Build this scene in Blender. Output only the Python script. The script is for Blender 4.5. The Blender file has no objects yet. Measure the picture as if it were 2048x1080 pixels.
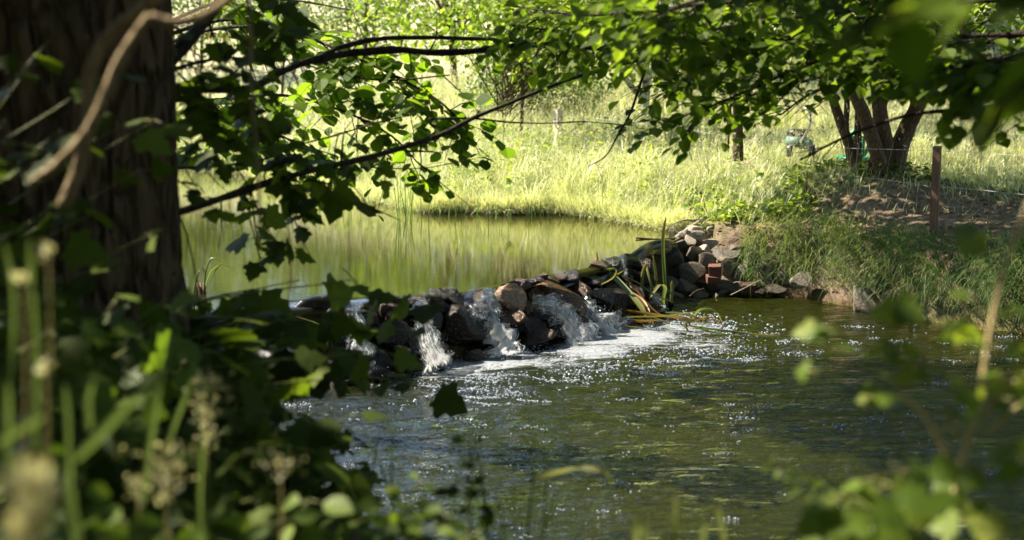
import bpy, math, random
import numpy as np
from mathutils import Vector
R = np.random.RandomState(11)
random.seed(11)
S = bpy.context.scene
COL = S.collection
# ------------------------------------------------------------------ camera, sky, sun, exposure
FOC = 2844.4
CAM = np.array([0.0, 0.0, 2.2])
TH = math.atan(440 / FOC)
cd = bpy.data.cameras.new('camera'); cam = bpy.data.objects.new('camera', cd); COL.objects.link(cam)
cam.location = CAM; cam.rotation_euler = (math.pi / 2 - TH, 0, 0)
cd.sensor_width = 36; cd.lens = 50; cd.clip_end = 600; cd.clip_start = 0.05
cd.dof.use_dof = True; cd.dof.focus_distance = 10.6; cd.dof.aperture_fstop = 2.1
S.camera = cam
SUN = np.array([-0.66, 0.20, 0.72]); SUN /= np.linalg.norm(SUN)
W = bpy.data.worlds.new('World'); S.world = W; W.use_nodes = True
nt = W.node_tree; bg = nt.nodes['Background']; sk = nt.nodes.new('ShaderNodeTexSky')
sk.sky_type = 'NISHITA'; sk.sun_disc = False
sk.sun_elevation = math.asin(SUN[2]); sk.sun_rotation = math.atan2(SUN[0], SUN[1])
sk.air_density = 1.0; sk.dust_density = 0.6; sk.ozone_density = 1.2
nt.links.new(sk.outputs[0], bg.inputs[0]); bg.inputs[1].default_value = 0.11
sl = bpy.data.lights.new('sun', 'SUN'); sl.energy = 5.0; sl.angle = math.radians(0.53); sl.color = (1.0, 0.90, 0.72)
so = bpy.data.objects.new('sun', sl); COL.objects.link(so)
so.rotation_euler = Vector(SUN).to_track_quat('Z', 'Y').to_euler()
S.view_settings.view_transform = 'Standard'; S.view_settings.look = 'None'
S.view_settings.exposure = 1.7; S.view_settings.gamma = 1.0
S.cycles.use_denoising = True
S.cycles.max_bounces = 8; S.cycles.transparent_max_bounces = 16
S.cycles.diffuse_bounces = 3; S.cycles.glossy_bounces = 3; S.cycles.transmission_bounces = 4
S.cycles.caustics_reflective = False; S.cycles.caustics_refractive = False
S.cycles.sample_clamp_indirect = 6.0

# ------------------------------------------------------------------ projection helpers
def ray(px, py):
    a = (px - 1024) / FOC; b = (540 - py) / FOC
    d = np.array([0, math.cos(TH), -math.sin(TH)]); u = np.array([0, math.sin(TH), math.cos(TH)])
    return d + a * np.array([1.0, 0, 0]) + b * u
def P(px, py, Y):
    r = ray(px, py); return CAM + r * (Y / r[1])
def G(px, py, z=0.0):
    r = ray(px, py); return CAM + r * ((z - CAM[2]) / r[2])
def proj(q):
    q = np.atleast_2d(q) - CAM; fw = q @ np.array([0, math.cos(TH), -math.sin(TH)]); u = q @ np.array([0, math.sin(TH), math.cos(TH)])
    return 1024 + FOC * q[:, 0] / fw, 540 - FOC * u / fw
# openings between the near leaves through which things behind show: px box and how thoroughly it is clear
OPEN = [(345, 640, 120, 196, .6), (345, 620, 440, 592, .9), (620, 900, 440, 560, .9), (1640, 1865, 205, 352, .9), (1560, 1640, 205, 300, .85), (1240, 1330, 130, 262, .6), (1060, 1210, 180, 330, .93), (565, 705, 588, 645, .9), (360, 440, 540, 680, .6), (1380, 1640, 262, 430, .75), (1850, 1900, 285, 480, .92), (880, 1500, 330, 700, .95), (700, 860, 560, 640, .5)]
def opened(q):
    x, y = proj(q); k = np.ones(len(x), bool)
    for x0, x1, y0, y1, p in OPEN: k &= ~((x > x0) & (x < x1) & (y > y0) & (y < y1) & (R.rand(len(x)) < p))
    return k
def nrm(v):
    v = np.asarray(v, float); return v / (np.linalg.norm(v, axis=-1, keepdims=True) + 1e-12)

# ------------------------------------------------------------------ mesh helpers
class Acc:
    def __init__(s): s.v = []; s.t = []; s.r = []; s.uv = []; s.n = 0
    def add(s, V, T, r=0.5, uv=None):
        V = np.asarray(V, float).reshape(-1, 3); T = np.asarray(T, int).reshape(-1, 3)
        s.v.append(V); s.t.append(T + s.n); s.n += len(V)
        s.r.append(np.broadcast_to(np.asarray(r, float), (len(V),)).copy())
        s.uv.append(np.zeros((len(V), 2)) if uv is None else np.asarray(uv, float))
    def build(s, name, mat, parent=None, smooth=True, origin=None):
        me = bpy.data.meshes.new(name)
        V = np.concatenate(s.v); T = np.concatenate(s.t); r = np.concatenate(s.r); uv = np.concatenate(s.uv)
        if origin is not None and parent is None: V = V - np.asarray(origin)
        me.vertices.add(len(V)); me.vertices.foreach_set('co', V.ravel())
        me.loops.add(T.size); me.loops.foreach_set('vertex_index', T.ravel())
        me.polygons.add(len(T)); me.polygons.foreach_set('loop_start', np.arange(0, T.size, 3))
        me.polygons.foreach_set('use_smooth', np.full(len(T), bool(smooth)))
        a = me.attributes.new('rnd', 'FLOAT', 'POINT'); a.data.foreach_set('value', r)
        a = me.attributes.new('luv', 'FLOAT2', 'POINT'); a.data.foreach_set('vector', uv.ravel())
        me.update(calc_edges=True); me.validate()
        me.materials.append(mat)
        o = bpy.data.objects.new(name, me); COL.objects.link(o)
        if parent is not None:
            o.parent = parent
            o.location = -Vector(parent.location)      # parents here carry a translation only
        elif origin is not None: o.location = origin
        return o
def tag(o, label=None, cat=None, group=None, kind=None):
    if label: o['label'] = label
    if cat: o['category'] = cat
    if group: o['group'] = group
    if kind: o['kind'] = kind
    return o
def empty(name, loc, label, cat, group=None, kind=None):
    o = bpy.data.objects.new(name, None); COL.objects.link(o); o.location = [float(c) for c in loc]
    return tag(o, label, cat, group, kind)

def tube(acc, pts, rad, sides=7, r=0.5, rough=0.0, closed=True):
    pts = np.asarray(pts, float); n = len(pts); rad = np.broadcast_to(np.asarray(rad, float), (n,))
    tan = nrm(np.gradient(pts, axis=0))
    ref = np.array([0, 0, 1.0]) if abs(tan[0][2]) < 0.8 else np.array([0, 1.0, 0])
    A = nrm(np.cross(tan, ref)); B = np.cross(tan, A)
    ang = np.arange(sides) / sides * 2 * math.pi
    rr = rad[:, None] * (1 + rough * (R.rand(n, sides) - 0.5))
    V = pts[:, None, :] + rr[..., None] * (np.cos(ang)[None, :, None] * A[:, None, :] + np.sin(ang)[None, :, None] * B[:, None, :])
    V = V.reshape(-1, 3); T = []
    for i in range(n - 1):
        for j in range(sides):
            a = i * sides + j; b = i * sides + (j + 1) % sides
            T += [(a, b, a + sides), (b, b + sides, a + sides)]
    if closed:
        V = np.vstack([V, pts[0], pts[-1]]); k = n * sides
        for j in range(sides):
            T.append((j, k, (j + 1) % sides)); T.append(((n - 1) * sides + j, (n - 1) * sides + (j + 1) % sides, k + 1))
    acc.add(V, T, r)
def spline(pts, n=24):
    """Catmull-Rom through control points."""
    p = np.asarray(pts, float)
    if len(p) == 2: return p[0] + (p[1] - p[0]) * np.linspace(0, 1, n)[:, None]
    q = np.vstack([2 * p[0] - p[1], p, 2 * p[-1] - p[-2]]); out = []
    m = len(p) - 1
    for t in np.linspace(0, m - 1e-9, n):
        i = int(t); f = t - i; a, b, c, d = q[i:i + 4]
        out.append(0.5 * ((2 * b) + (-a + c) * f + (2 * a - 5 * b + 4 * c - d) * f * f + (-a + 3 * b - 3 * c + d) * f ** 3))
    return np.array(out)

# leaf templates: x along the leaf 0..1, y across, z normal
def leaf_template(outline, fold=0.12, curl=0.12, ribs=4):
    """outline: half-width at stations 0..1; a folded, slightly curled blade"""
    xs = np.linspace(0, 1, len(outline)); V = []; T = []
    for x, w in zip(xs, outline):
        z = -curl * (x ** 2)
        V += [(x, 0, z), (x, w, z + fold * w * 2), (x, -w, z + fold * w * 2)]
    for i in range(len(xs) - 1):
        a = 3 * i; b = a + 3
        T += [(a, b, b + 1), (a, b + 1, a + 1), (a, b + 2, b), (a, a + 2, b + 2)]
    V = np.array(V); return V, np.array(T), V[:, :2].copy()
OVAL = leaf_template([0.02, 0.26, 0.36, 0.33, 0.20, 0.0])
ROUND = leaf_template([0.05, 0.34, 0.44, 0.45, 0.34, 0.06], 0.08, 0.1)
SMALL = leaf_template([0.0, 0.30, 0.0], 0.10, 0.15)
LANCE = leaf_template([0.02, 0.13, 0.16, 0.10, 0.0], 0.10, 0.3)
def lobed(n=5):
    pol = [(0, 0), (0.05, .16), (-.02, .38), (.14, .36), (.22, .52), (.38, .56), (.44, .38), (.50, .30), (.66, .34), (.74, .22), (.86, .12), (1.0, 0)]
    V = [(0.35, 0, 0.0)]; 
    pts = pol + [(x, -y) for x, y in pol[-2:0:-1]]
    for x, y in pts: V.append((x, y, -0.10 * x * x - 0.22 * y * y + 0.05 * abs(y)))
    m = len(pts); T = [(0, 1 + i, 1 + (i + 1) % m) for i in range(m)]
    V = np.array(V); T = np.array(T)[:, [0, 2, 1]]
    return V, T, V[:, :2].copy()
MAPLE = lobed()
def inst(acc, tmpl, pos, xdir, nor, scale, rnd):
    V, T, UV = tmpl; N = len(pos); pos = np.asarray(pos)
    if N == 0: return
    x = nrm(xdir); y = nrm(np.cross(nor, x)); z = np.cross(x, y)
    s = np.broadcast_to(np.asarray(scale, float), (N,))[:, None, None]
    W_ = pos[:, None, :] + s * (V[None, :, 0:1] * x[:, None] + V[None, :, 1:2] * y[:, None] + V[None, :, 2:3] * z[:, None])
    TT = (T[None] + (np.arange(N) * len(V))[:, None, None]).reshape(-1, 3)
    acc.add(W_.reshape(-1, 3), TT, np.repeat(np.broadcast_to(rnd, (N,)), len(V)), np.tile(UV, (N, 1)))
def blades(acc, base, az, length, lean, droop, width, rnd, K=5, twist=0.0):
    """grass blades and strap leaves, all arrays of N"""
    N = len(base)
    if N == 0: return
    az = np.broadcast_to(az, (N,)); length = np.broadcast_to(length, (N,)); lean = np.broadcast_to(lean, (N,))
    droop = np.broadcast_to(droop, (N,)); width = np.broadcast_to(width, (N,))
    d = np.stack([np.cos(az), np.sin(az), 0 * az], 1)
    sa = az + math.pi / 2 + (R.rand(N) - .5) * 1.6 + twist
    side = np.stack([np.cos(sa), np.sin(sa), 0 * az], 1)
    p = np.asarray(base, float).copy(); Vs = []
    for k in range(K + 1):
        t = k / K; w = width * (1 - t ** 1.8) * (0.55 + 0.45 * min(1, t * 4)) * 0.5
        if k < K:
            Vs += [p - side * w[:, None], p + side * w[:, None]]
        else: Vs += [p]
        th = lean + droop * ((k + .5) / K) ** 1.3
        p = p + (length / K)[:, None] * (np.sin(th)[:, None] * d + np.cos(th)[:, None] * np.array([0, 0, 1.0]))
    V = np.stack(Vs, 1); n = V.shape[1]; T = []
    for k in range(K - 1):
        a = 2 * k; T += [(a, a + 1, a + 3), (a, a + 3, a + 2)]
    T.append((2 * K - 2, 2 * K - 1, 2 * K)); T = np.array(T)
    TT = (T[None] + (np.arange(N) * n)[:, None, None]).reshape(-1, 3)
    uv = np.stack([np.tile(np.arange(n) / n, N), np.zeros(N * n)], 1)
    acc.add(V.reshape(-1, 3), TT, np.repeat(np.broadcast_to(rnd, (N,)), n), uv)
def ribbon(acc, pts, width, r=0.5, n=16, side=None, fold=0.25):
    p = spline(pts, n); tan = nrm(np.gradient(p, axis=0))
    sd = np.array([1.0, 0, 0]) if side is None else np.asarray(side, float)
    s = nrm(sd - (tan * sd).sum(1, keepdims=True) * tan); up = np.cross(s, tan)
    t = np.linspace(0, 1, n); w = width * 0.5 * np.minimum(1, (1 - t) * 5) ** 0.7 * (0.7 + 0.3 * np.minimum(1, t * 6))
    V = np.stack([p - s * w[:, None], p + up * (fold * w)[:, None], p + s * w[:, None]], 1).reshape(-1, 3); T = []
    for i in range(n - 1):
        for j in range(2):
            a = 3 * i + j; T += [(a, a + 1, a + 4), (a, a + 4, a + 3)]
    acc.add(V, T, r, np.stack([np.repeat(t, 3), np.zeros(3 * n)], 1))

# cheap value noise for placing and shaping
_perm = np.random.RandomState(5).rand(64, 64, 64)
def vnoise(p, s=1.0):
    p = np.asarray(p, float) * s + 100.37; i = np.floor(p).astype(int); f = p - i; f = f * f * (3 - 2 * f); i %= 64
    o = 0
    for a in (0, 1):
        for b in (0, 1):
            for c in (0, 1):
                w = (f[..., 0] if a else 1 - f[..., 0]) * (f[..., 1] if b else 1 - f[..., 1]) * (f[..., 2] if c else 1 - f[..., 2])
                o = o + w * _perm[(i[..., 0] + a) % 64, (i[..., 1] + b) % 64, (i[..., 2] + c) % 64]
    return o
def fb(p, s=1.0): return vnoise(p, s) * .55 + vnoise(p, s * 2.1) * .28 + vnoise(p, s * 4.3) * .17

# ------------------------------------------------------------------ materials
class M:
    """tiny node helper"""
    def __init__(s, name):
        s.m = bpy.data.materials.new(name); s.m.use_nodes = True; s.nt = s.m.node_tree; s.nt.nodes.clear()
        s.out = s.n('ShaderNodeOutputMaterial')
    def n(s, t, **kw):
        x = s.nt.nodes.new(t)
        for k, v in kw.items(): setattr(x, k, v)
        return x
    def l(s, a, b): s.nt.links.new(a, b)
    def coord(s, scale=(1, 1, 1)):
        g = s.n('ShaderNodeNewGeometry'); mp = s.n('ShaderNodeMapping'); mp.inputs['Scale'].default_value = scale
        s.l(g.outputs['Position'], mp.inputs[0]); return mp.outputs[0]
    def noise(s, scale, detail=4, co=None, rough=0.55, dist=0.0):
        x = s.n('ShaderNodeTexNoise'); x.inputs['Scale'].default_value = scale; x.inputs['Detail'].default_value = detail
        x.inputs['Roughness'].default_value = rough; x.inputs['Distortion'].default_value = dist
        if co is not None: s.l(co, x.inputs['Vector'])
        return x.outputs['Fac']
    def ramp(s, fac, stops):
        x = s.n('ShaderNodeValToRGB'); e = x.color_ramp.elements
        while len(e) < len(stops): e.new(0.5)
        for k, (p, c) in enumerate(stops):
            e[k].position = p; e[k].color = (*c, 1) if len(c) == 3 else c
        s.l(fac, x.inputs[0]); return x.outputs['Color']
    def attr(s, name):
        x = s.n('ShaderNodeAttribute'); x.attribute_name = name; return x
    def math(s, op, a, b=None, c=None):
        x = s.n('ShaderNodeMath', operation=op)
        for k, v in enumerate((a, b, c)):
            if v is None: continue
            if isinstance(v, (int, float)): x.inputs[k].default_value = v
            else: s.l(v, x.inputs[k])
        return x.outputs[0]
    def mixc(s, f, a, b, mode='MIX'):
        x = s.n('ShaderNodeMix', data_type='RGBA', blend_type=mode)
        for k, v in ((0, f), (6, a), (7, b)):
            if isinstance(v, (int, float)): x.inputs[k].default_value = v
            elif isinstance(v, tuple): x.inputs[k].default_value = (*v, 1)
            else: s.l(v, x.inputs[k])
        return x.outputs[2]
    def bump(s, h, strength=0.5, dist=0.02, nrm_=None):
        x = s.n('ShaderNodeBump'); x.inputs['Strength'].default_value = strength; x.inputs['Distance'].default_value = dist
        s.l(h, x.inputs['Height'])
        if nrm_ is not None: s.l(nrm_, x.inputs['Normal'])
        return x.outputs[0]
    def bsdf(s, color, rough=0.6, spec=0.5, normal=None, **kw):
        b = s.n('ShaderNodeBsdfPrincipled')
        if isinstance(color, tuple): b.inputs['Base Color'].default_value = (*color, 1)
        else: s.l(color, b.inputs['Base Color'])
        if isinstance(rough, (int, float)): b.inputs['Roughness'].default_value = rough
        else: s.l(rough, b.inputs['Roughness'])
        b.inputs['Specular IOR Level'].default_value = spec
        if normal is not None: s.l(normal, b.inputs['Normal'])
        for k, v in kw.items(): b.inputs[k].default_value = v
        return b
    def mixs(s, f, a, b):
        x = s.n('ShaderNodeMixShader')
        if isinstance(f, (int, float)): x.inputs[0].default_value = f
        else: s.l(f, x.inputs[0])
        s.l(a, x.inputs[1]); s.l(b, x.inputs[2]); return x.outputs[0]
    def done(s, sh):
        s.l(sh if not hasattr(sh, 'outputs') else sh.outputs[0], s.out.inputs[0]); return s.m

def leaf_mat(name, stops, trans=0.42, rough=0.42, spec=0.4, tmul=(1.5, 1.55, 0.6), veins=True):
    m = M(name); a = m.attr('rnd'); c = m.ramp(a.outputs['Fac'], stops); nor = None
    if veins:
        u = m.attr('luv'); sx = m.n('ShaderNodeSeparateXYZ'); m.l(u.outputs['Vector'], sx.inputs[0])
        ay = m.math('ABSOLUTE', sx.outputs[1])
        ph = m.math('SUBTRACT', sx.outputs[0], m.math('MULTIPLY', ay, 0.9))
        w = m.math('SINE', m.math('MULTIPLY', ph, 46.0))
        v = m.math('GREATER_THAN', w, 0.86)
        mid = m.math('LESS_THAN', ay, 0.018)
        vv = m.math('MAXIMUM', v, mid)
        c = m.mixc(m.math('MULTIPLY', vv, 0.35), c, m.mixc(1.0, c, (1.7, 1.6, 1.5), 'MULTIPLY'))
        nor = m.bump(w, 0.25, 0.003)
    p = m.bsdf(c, rough, spec, nor)
    t = m.n('ShaderNodeBsdfTranslucent'); m.l(m.mixc(1.0, c, tmul, 'MULTIPLY'), t.inputs[0])
    return m.done(m.mixs(trans, p.outputs[0], t.outputs[0]))
def blade_mat(name, stops, trans=0.4, rough=0.45, spec=0.35, tip=None):
    m = M(name); a = m.attr('rnd'); c = m.ramp(a.outputs['Fac'], stops)
    if tip is not None:
        u = m.attr('luv'); sx = m.n('ShaderNodeSeparateXYZ'); m.l(u.outputs['Vector'], sx.inputs[0])
        c = m.mixc(m.math('MULTIPLY', m.math('POWER', sx.outputs[0], 2.0), 0.8), c, tip)
    p = m.bsdf(c, rough, spec)
    t = m.n('ShaderNodeBsdfTranslucent'); m.l(m.mixc(1.0, c, (1.28, 1.32, 0.78), 'MULTIPLY'), t.inputs[0])
    return m.done(m.mixs(trans, p.outputs[0], t.outputs[0]))
def bark_mat(name, c1, c2, sc=1.0, zs=0.22, bd=0.03, moss=0.0):
    m = M(name); co = m.coord((sc, sc, sc * zs))
    v = m.n('ShaderNodeTexVoronoi', feature='DISTANCE_TO_EDGE'); v.inputs['Scale'].default_value = 14
    nz = m.noise(6, 5, co, dist=0.4)
    wv = m.n('ShaderNodeMixRGB'); wv.inputs[0].default_value = 0.12; m.l(co, wv.inputs[1]); 
    nn = m.n('ShaderNodeTexNoise'); nn.inputs['Scale'].default_value = 5; m.l(co, nn.inputs['Vector']); m.l(nn.outputs['Color'], wv.inputs[2])
    m.l(wv.outputs[0], v.inputs['Vector'])
    crack = m.math('MINIMUM', m.math('MULTIPLY', v.outputs[0], 6.0), 1.0)
    h = m.math('ADD', crack, m.math('MULTIPLY', nz, 0.7))
    fine = m.noise(60, 4, co); h = m.math('ADD', h, m.math('MULTIPLY', fine, 0.25))
    c = m.mixc(m.math('MULTIPLY', m.math('ADD', crack, fine), 0.5), c1, c2)
    if moss:
        c = m.mixc(m.math('MULTIPLY', m.math('GREATER_THAN', m.noise(3, 4), 0.55), moss), c, (0.07, 0.09, 0.025))
    return m.done(m.bsdf(c, 0.85, 0.2, m.bump(h, 0.9, bd)))
MT = {}
MT['meadow'] = blade_mat('meadow_blades', [(0, (.12, .18, .05)), (.3, (.31, .38, .17)), (.6, (.55, .58, .30)), (1, (.84, .80, .54))], 0.42, .36, .5, tip=(.72, .69, .48))
MT['bank'] = blade_mat('bank_blades', [(0, (.05, .10, .03)), (.4, (.10, .17, .05)), (.75, (.17, .24, .07)), (1, (.38, .36, .15))], 0.35)
MT['near'] = blade_mat('near_blades', [(0, (.05, .10, .02)), (.6, (.10, .17, .045)), (1, (.26, .27, .12))], 0.4)
MT['reed'] = blade_mat('reed_blades', [(0, (.05, .13, .02)), (.7, (.13, .25, .035)), (1, (.30, .33, .09))], 0.4)
MT['iris'] = blade_mat('iris_blades', [(0, (.17, .07, .02)), (.3, (.28, .15, .04)), (.42, (.24, .25, .07)), (.6, (.09, .14, .035)), (1, (.15, .22, .07))], 0.35, 0.3, 0.5, tip=(.24, .15, .04))
MT['seed'] = blade_mat('seed_heads', [(0, (.38, .34, .20)), (1, (.60, .58, .42))], 0.4, 0.7)
MT['litter'] = blade_mat('dry_litter', [(0, (.10, .06, .03)), (1, (.36, .27, .14))], 0.15, 0.8)
MT['hazel'] = leaf_mat('hazel_leaf', [(0, (.05, .10, .012)), (.5, (.11, .19, .02)), (1, (.18, .27, .03))], 0.66, 0.5, 0.25, tmul=(1.7, 1.7, .6))
MT['maple'] = leaf_mat('maple_leaf', [(0, (.035, .055, .008)), (.6, (.065, .10, .012)), (1, (.12, .17, .018))], 0.45, 0.55, 0.15)
MT['dark'] = leaf_mat('dense_leaf', [(0, (.05, .09, .010)), (.6, (.095, .155, .016)), (1, (.18, .25, .03))], 0.60, 0.5, 0.2)
MT['bright'] = leaf_mat('bright_leaf', [(0, (.10, .17, .025)), (.5, (.19, .27, .035)), (1, (.34, .40, .08))], 0.50, 0.4, veins=False)
MT['pale'] = leaf_mat('pale_leaf', [(0, (.12, .17, .05)), (.6, (.22, .28, .09)), (1, (.38, .42, .18))], 0.40, 0.4, veins=False)
MT['far'] = leaf_mat('far_leaf', [(0, (.05, .09, .02)), (.6, (.10, .16, .03)), (1, (.20, .26, .05))], 0.45, 0.45, veins=False)
MT['canopy'] = leaf_mat('canopy_leaf', [(0, (.06, .09, .012)), (1, (.14, .18, .02))], 0.42, 0.5, veins=False)
MT['currant'] = leaf_mat('currant_leaf', [(0, (.07, .12, .015)), (.6, (.13, .20, .025)), (1, (.25, .30, .06))], 0.52, 0.4, 0.3)
MT['herb'] = leaf_mat('herb_leaf', [(0, (.05, .085, .012)), (.7, (.10, .16, .022)), (1, (.20, .27, .06))], 0.48, 0.45, 0.25)
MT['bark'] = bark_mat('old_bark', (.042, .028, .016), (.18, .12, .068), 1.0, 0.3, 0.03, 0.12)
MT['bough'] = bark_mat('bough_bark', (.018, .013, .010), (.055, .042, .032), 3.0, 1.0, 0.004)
MT['vine'] = bark_mat('vine_bark', (.14, .10, .05), (.34, .26, .15), 3.0, 0.5, 0.004)
MT['stem'] = bark_mat('shrub_stem_bark', (.05, .032, .02), (.15, .10, .06), 2.0, 0.35, 0.008)
_m = M('stalks'); MT['greenstem'] = _m.done(_m.bsdf(_m.ramp(_m.attr('rnd').outputs['Fac'], [(0, (.09, .13, .03)), (.5, (.25, .22, .06)), (1, (.46, .36, .18))]), 0.5, 0.4))
_m = M('birch_bark'); _c = _m.coord((1, 1, 4)); 
MT['birch'] = _m.done(_m.bsdf(_m.ramp(_m.noise(5, 5, _c), [(.35, (.06, .05, .04)), (.47, (.5, .46, .38)), (1, (.75, .70, .60))]), 0.6, 0.3, _m.bump(_m.noise(20, 4, _c), 0.4, 0.01)))
def rock_mat(name, ca, cb, cc, rough, spec, bd=0.012):
    m = M(name); tc = m.n('ShaderNodeTexCoord'); oi = m.n('ShaderNodeObjectInfo')
    ad = m.n('ShaderNodeVectorMath', operation='ADD'); m.l(tc.outputs['Object'], ad.inputs[0])
    cb_ = m.n('ShaderNodeCombineXYZ'); m.l(m.math('MULTIPLY', oi.outputs['Random'], 37.0), cb_.inputs[0]); m.l(cb_.outputs[0], ad.inputs[1])
    co = ad.outputs[0]
    n1 = m.noise(7, 5, co); n2 = m.noise(40, 5, co, 0.7); n3 = m.noise(3.5, 3, co)
    c = m.ramp(n1, [(.30, ca), (.5, cb), (.72, cc)])
    v = m.math('MULTIPLY_ADD', n2, 0.9, 0.55); c = m.mixc(1.0, c, v, 'MULTIPLY')
    v2 = m.math('MULTIPLY_ADD', oi.outputs['Random'], 0.7, 0.6); c = m.mixc(1.0, c, v2, 'MULTIPLY')
    h = m.math('ADD', m.math('MULTIPLY', n1, 0.8), m.math('MULTIPLY', n2, 0.35))
    r = m.math('MULTIPLY_ADD', n3, 0.3, rough - 0.1)
    return m.done(m.bsdf(c, r, spec, m.bump(h, 0.8, bd)))
MT['wet'] = rock_mat('wet_rock', (.016, .010, .006), (.055, .028, .011), (.17, .08, .02), 0.16, 0.5, .02)
MT['wetdark'] = rock_mat('wet_dark_rock', (.007, .0055, .0045), (.018, .012, .008), (.055, .032, .016), 0.12, 0.45, .02)
MT['tan'] = rock_mat('wet_tan_rock', (.09, .045, .02), (.24, .13, .06), (.36, .23, .13), 0.20, 0.5)
MT['dry'] = rock_mat('dry_stone', (.14, .12, .095), (.25, .215, .17), (.38, .33, .27), 0.85, 0.2)
MT['damp'] = rock_mat('damp_stone', (.055, .045, .032), (.12, .10, .072), (.20, .17, .125), 0.6, 0.35)
MT['brick'] = rock_mat('brick', (.06, .03, .02), (.11, .048, .03), (.16, .10, .075), 0.75, 0.3, 0.006)
_m = M('liner'); MT['liner'] = _m.done(_m.bsdf((.008, .009, .011), _m.math('MULTIPLY_ADD', _m.noise(9, 3), 0.3, 0.15), 0.5, _m.bump(_m.noise(14, 4, _m.coord()), 0.5, 0.02)))
def wood_mat(name, c1, c2):
    m = M(name); co = m.coord((1, 1, .08)); n = m.noise(60, 4, co, dist=0.6)
    return m.done(m.bsdf(m.ramp(n, [(.3, c1), (.7, c2)]), 0.75, 0.25, m.bump(n, 0.5, 0.004)))
MT['postpale'] = wood_mat('pale_post_wood', (.42, .35, .24), (.66, .58, .44))
MT['postdark'] = wood_mat('brown_stake_wood', (.10, .055, .035), (.22, .13, .085))
MT['deadwood'] = wood_mat('dead_wood', (.16, .13, .10), (.34, .30, .24))
def plain(name, c, rough=0.5, spec=0.5, metal=0.0):
    m = M(name); n = m.noise(30, 3, m.coord()); v = m.math('MULTIPLY_ADD', n, 0.4, 0.8)
    b = m.bsdf(m.mixc(1.0, c, v, 'MULTIPLY'), rough, spec); b.inputs['Metallic'].default_value = metal; return m.done(b)
MT['wire'] = plain('galvanised_wire', (.34, .34, .32), 0.45, 0.5, 0.4)
MT['greenplastic'] = plain('green_plastic', (.01, .28, .13), 0.3)
MT['teal'] = plain('pale_teal_paint', (.11, .19, .17), 0.5)
MT['black'] = plain('black_plastic', (.015, .015, .017), 0.35)
MT['chrome'] = plain('bare_metal_tube', (.45, .42, .45), 0.25, 0.6, 0.8)
MT['redwood'] = plain('faded_red_board', (.38, .10, .09), 0.7)
# ground: soil, turf and stream bed by masks stored on the mesh
m = M('ground_soil'); co = m.coord()
n1 = m.noise(1.3, 6, co); n2 = m.noise(14, 6, co, .65); n3 = m.noise(70, 4, co, .7)
soil = m.ramp(n2, [(.3, (.10, .068, .046)), (.55, (.20, .145, .105)), (.75, (.33, .25, .19))])
turf = m.ramp(n2, [(.3, (.09, .11, .035)), (.6, (.20, .20, .08)), (.8, (.32, .29, .15))])
c = m.mixc(m.attr('dirt').outputs['Fac'], turf, soil)
hay = m.ramp(n1, [(.3, (.42, .38, .24)), (.7, (.56, .52, .36))])
c = m.mixc(m.attr('hay').outputs['Fac'], c, hay)
vo = m.n('ShaderNodeTexVoronoi'); vo.inputs['Scale'].default_value = 16; m.l(co, vo.inputs['Vector'])
bed = m.ramp(n1, [(.3, (.055, .040, .012)), (.5, (.12, .09, .025)), (.7, (.20, .145, .045))])
bed = m.mixc(0.5, bed, m.mixc(1.0, bed, vo.outputs['Color'], 'MULTIPLY'))
c = m.mixc(m.attr('bed').outputs['Fac'], c, bed)
h = m.math('ADD', m.math('MULTIPLY', n2, 1.0), m.math('MULTIPLY', n3, .4))
MT['ground'] = m.done(m.bsdf(c, 0.92, 0.15, m.bump(h, 0.9, 0.05)))
def water_mat(name, tint, murk, murkf, ripples, ior=1.33):
    m = M(name); nor = None
    for (sc, scale, detail, dist, strength) in ripples:
        nor = m.bump(m.noise(scale, detail, m.coord(sc), 0.55, 0.6), strength, dist, nor)
    fr = m.n('ShaderNodeFresnel'); fr.inputs['IOR'].default_value = ior; m.l(nor, fr.inputs['Normal'])
    gl = m.n('ShaderNodeBsdfGlossy'); gl.inputs['Roughness'].default_value = 0.02; m.l(nor, gl.inputs['Normal'])
    gl.inputs['Color'].default_value = (1, 1, 1, 1)
    tr = m.n('ShaderNodeBsdfTransparent'); tr.inputs[0].default_value = (*tint, 1)
    df = m.n('ShaderNodeBsdfDiffuse'); df.inputs[0].default_value = (*murk, 1)
    body = m.mixs(murkf, tr.outputs[0], df.outputs[0])
    return m.done(m.mixs(fr.outputs[0], body, gl.outputs[0]))
MT['pondw'] = water_mat('pond_water', (.66, .58, .30), (.16, .14, .05), 0.10,
    [((.35, 1.3, 1), 12, 3, .0009, .30), ((.5, 1.6, 1), 34, 2, .0005, .30)], 1.45)
MT['streamw'] = water_mat('stream_water', (.20, .19, .045), (.058, .066, .004), 0.17,
    [((1, 1.7, 1), 2.2, 3, .06, .6), ((.7, 1.7, 1), 8, 4, .042, .9), ((1, 1.5, 1), 24, 3, .009, .7)], 1.6)
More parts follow.
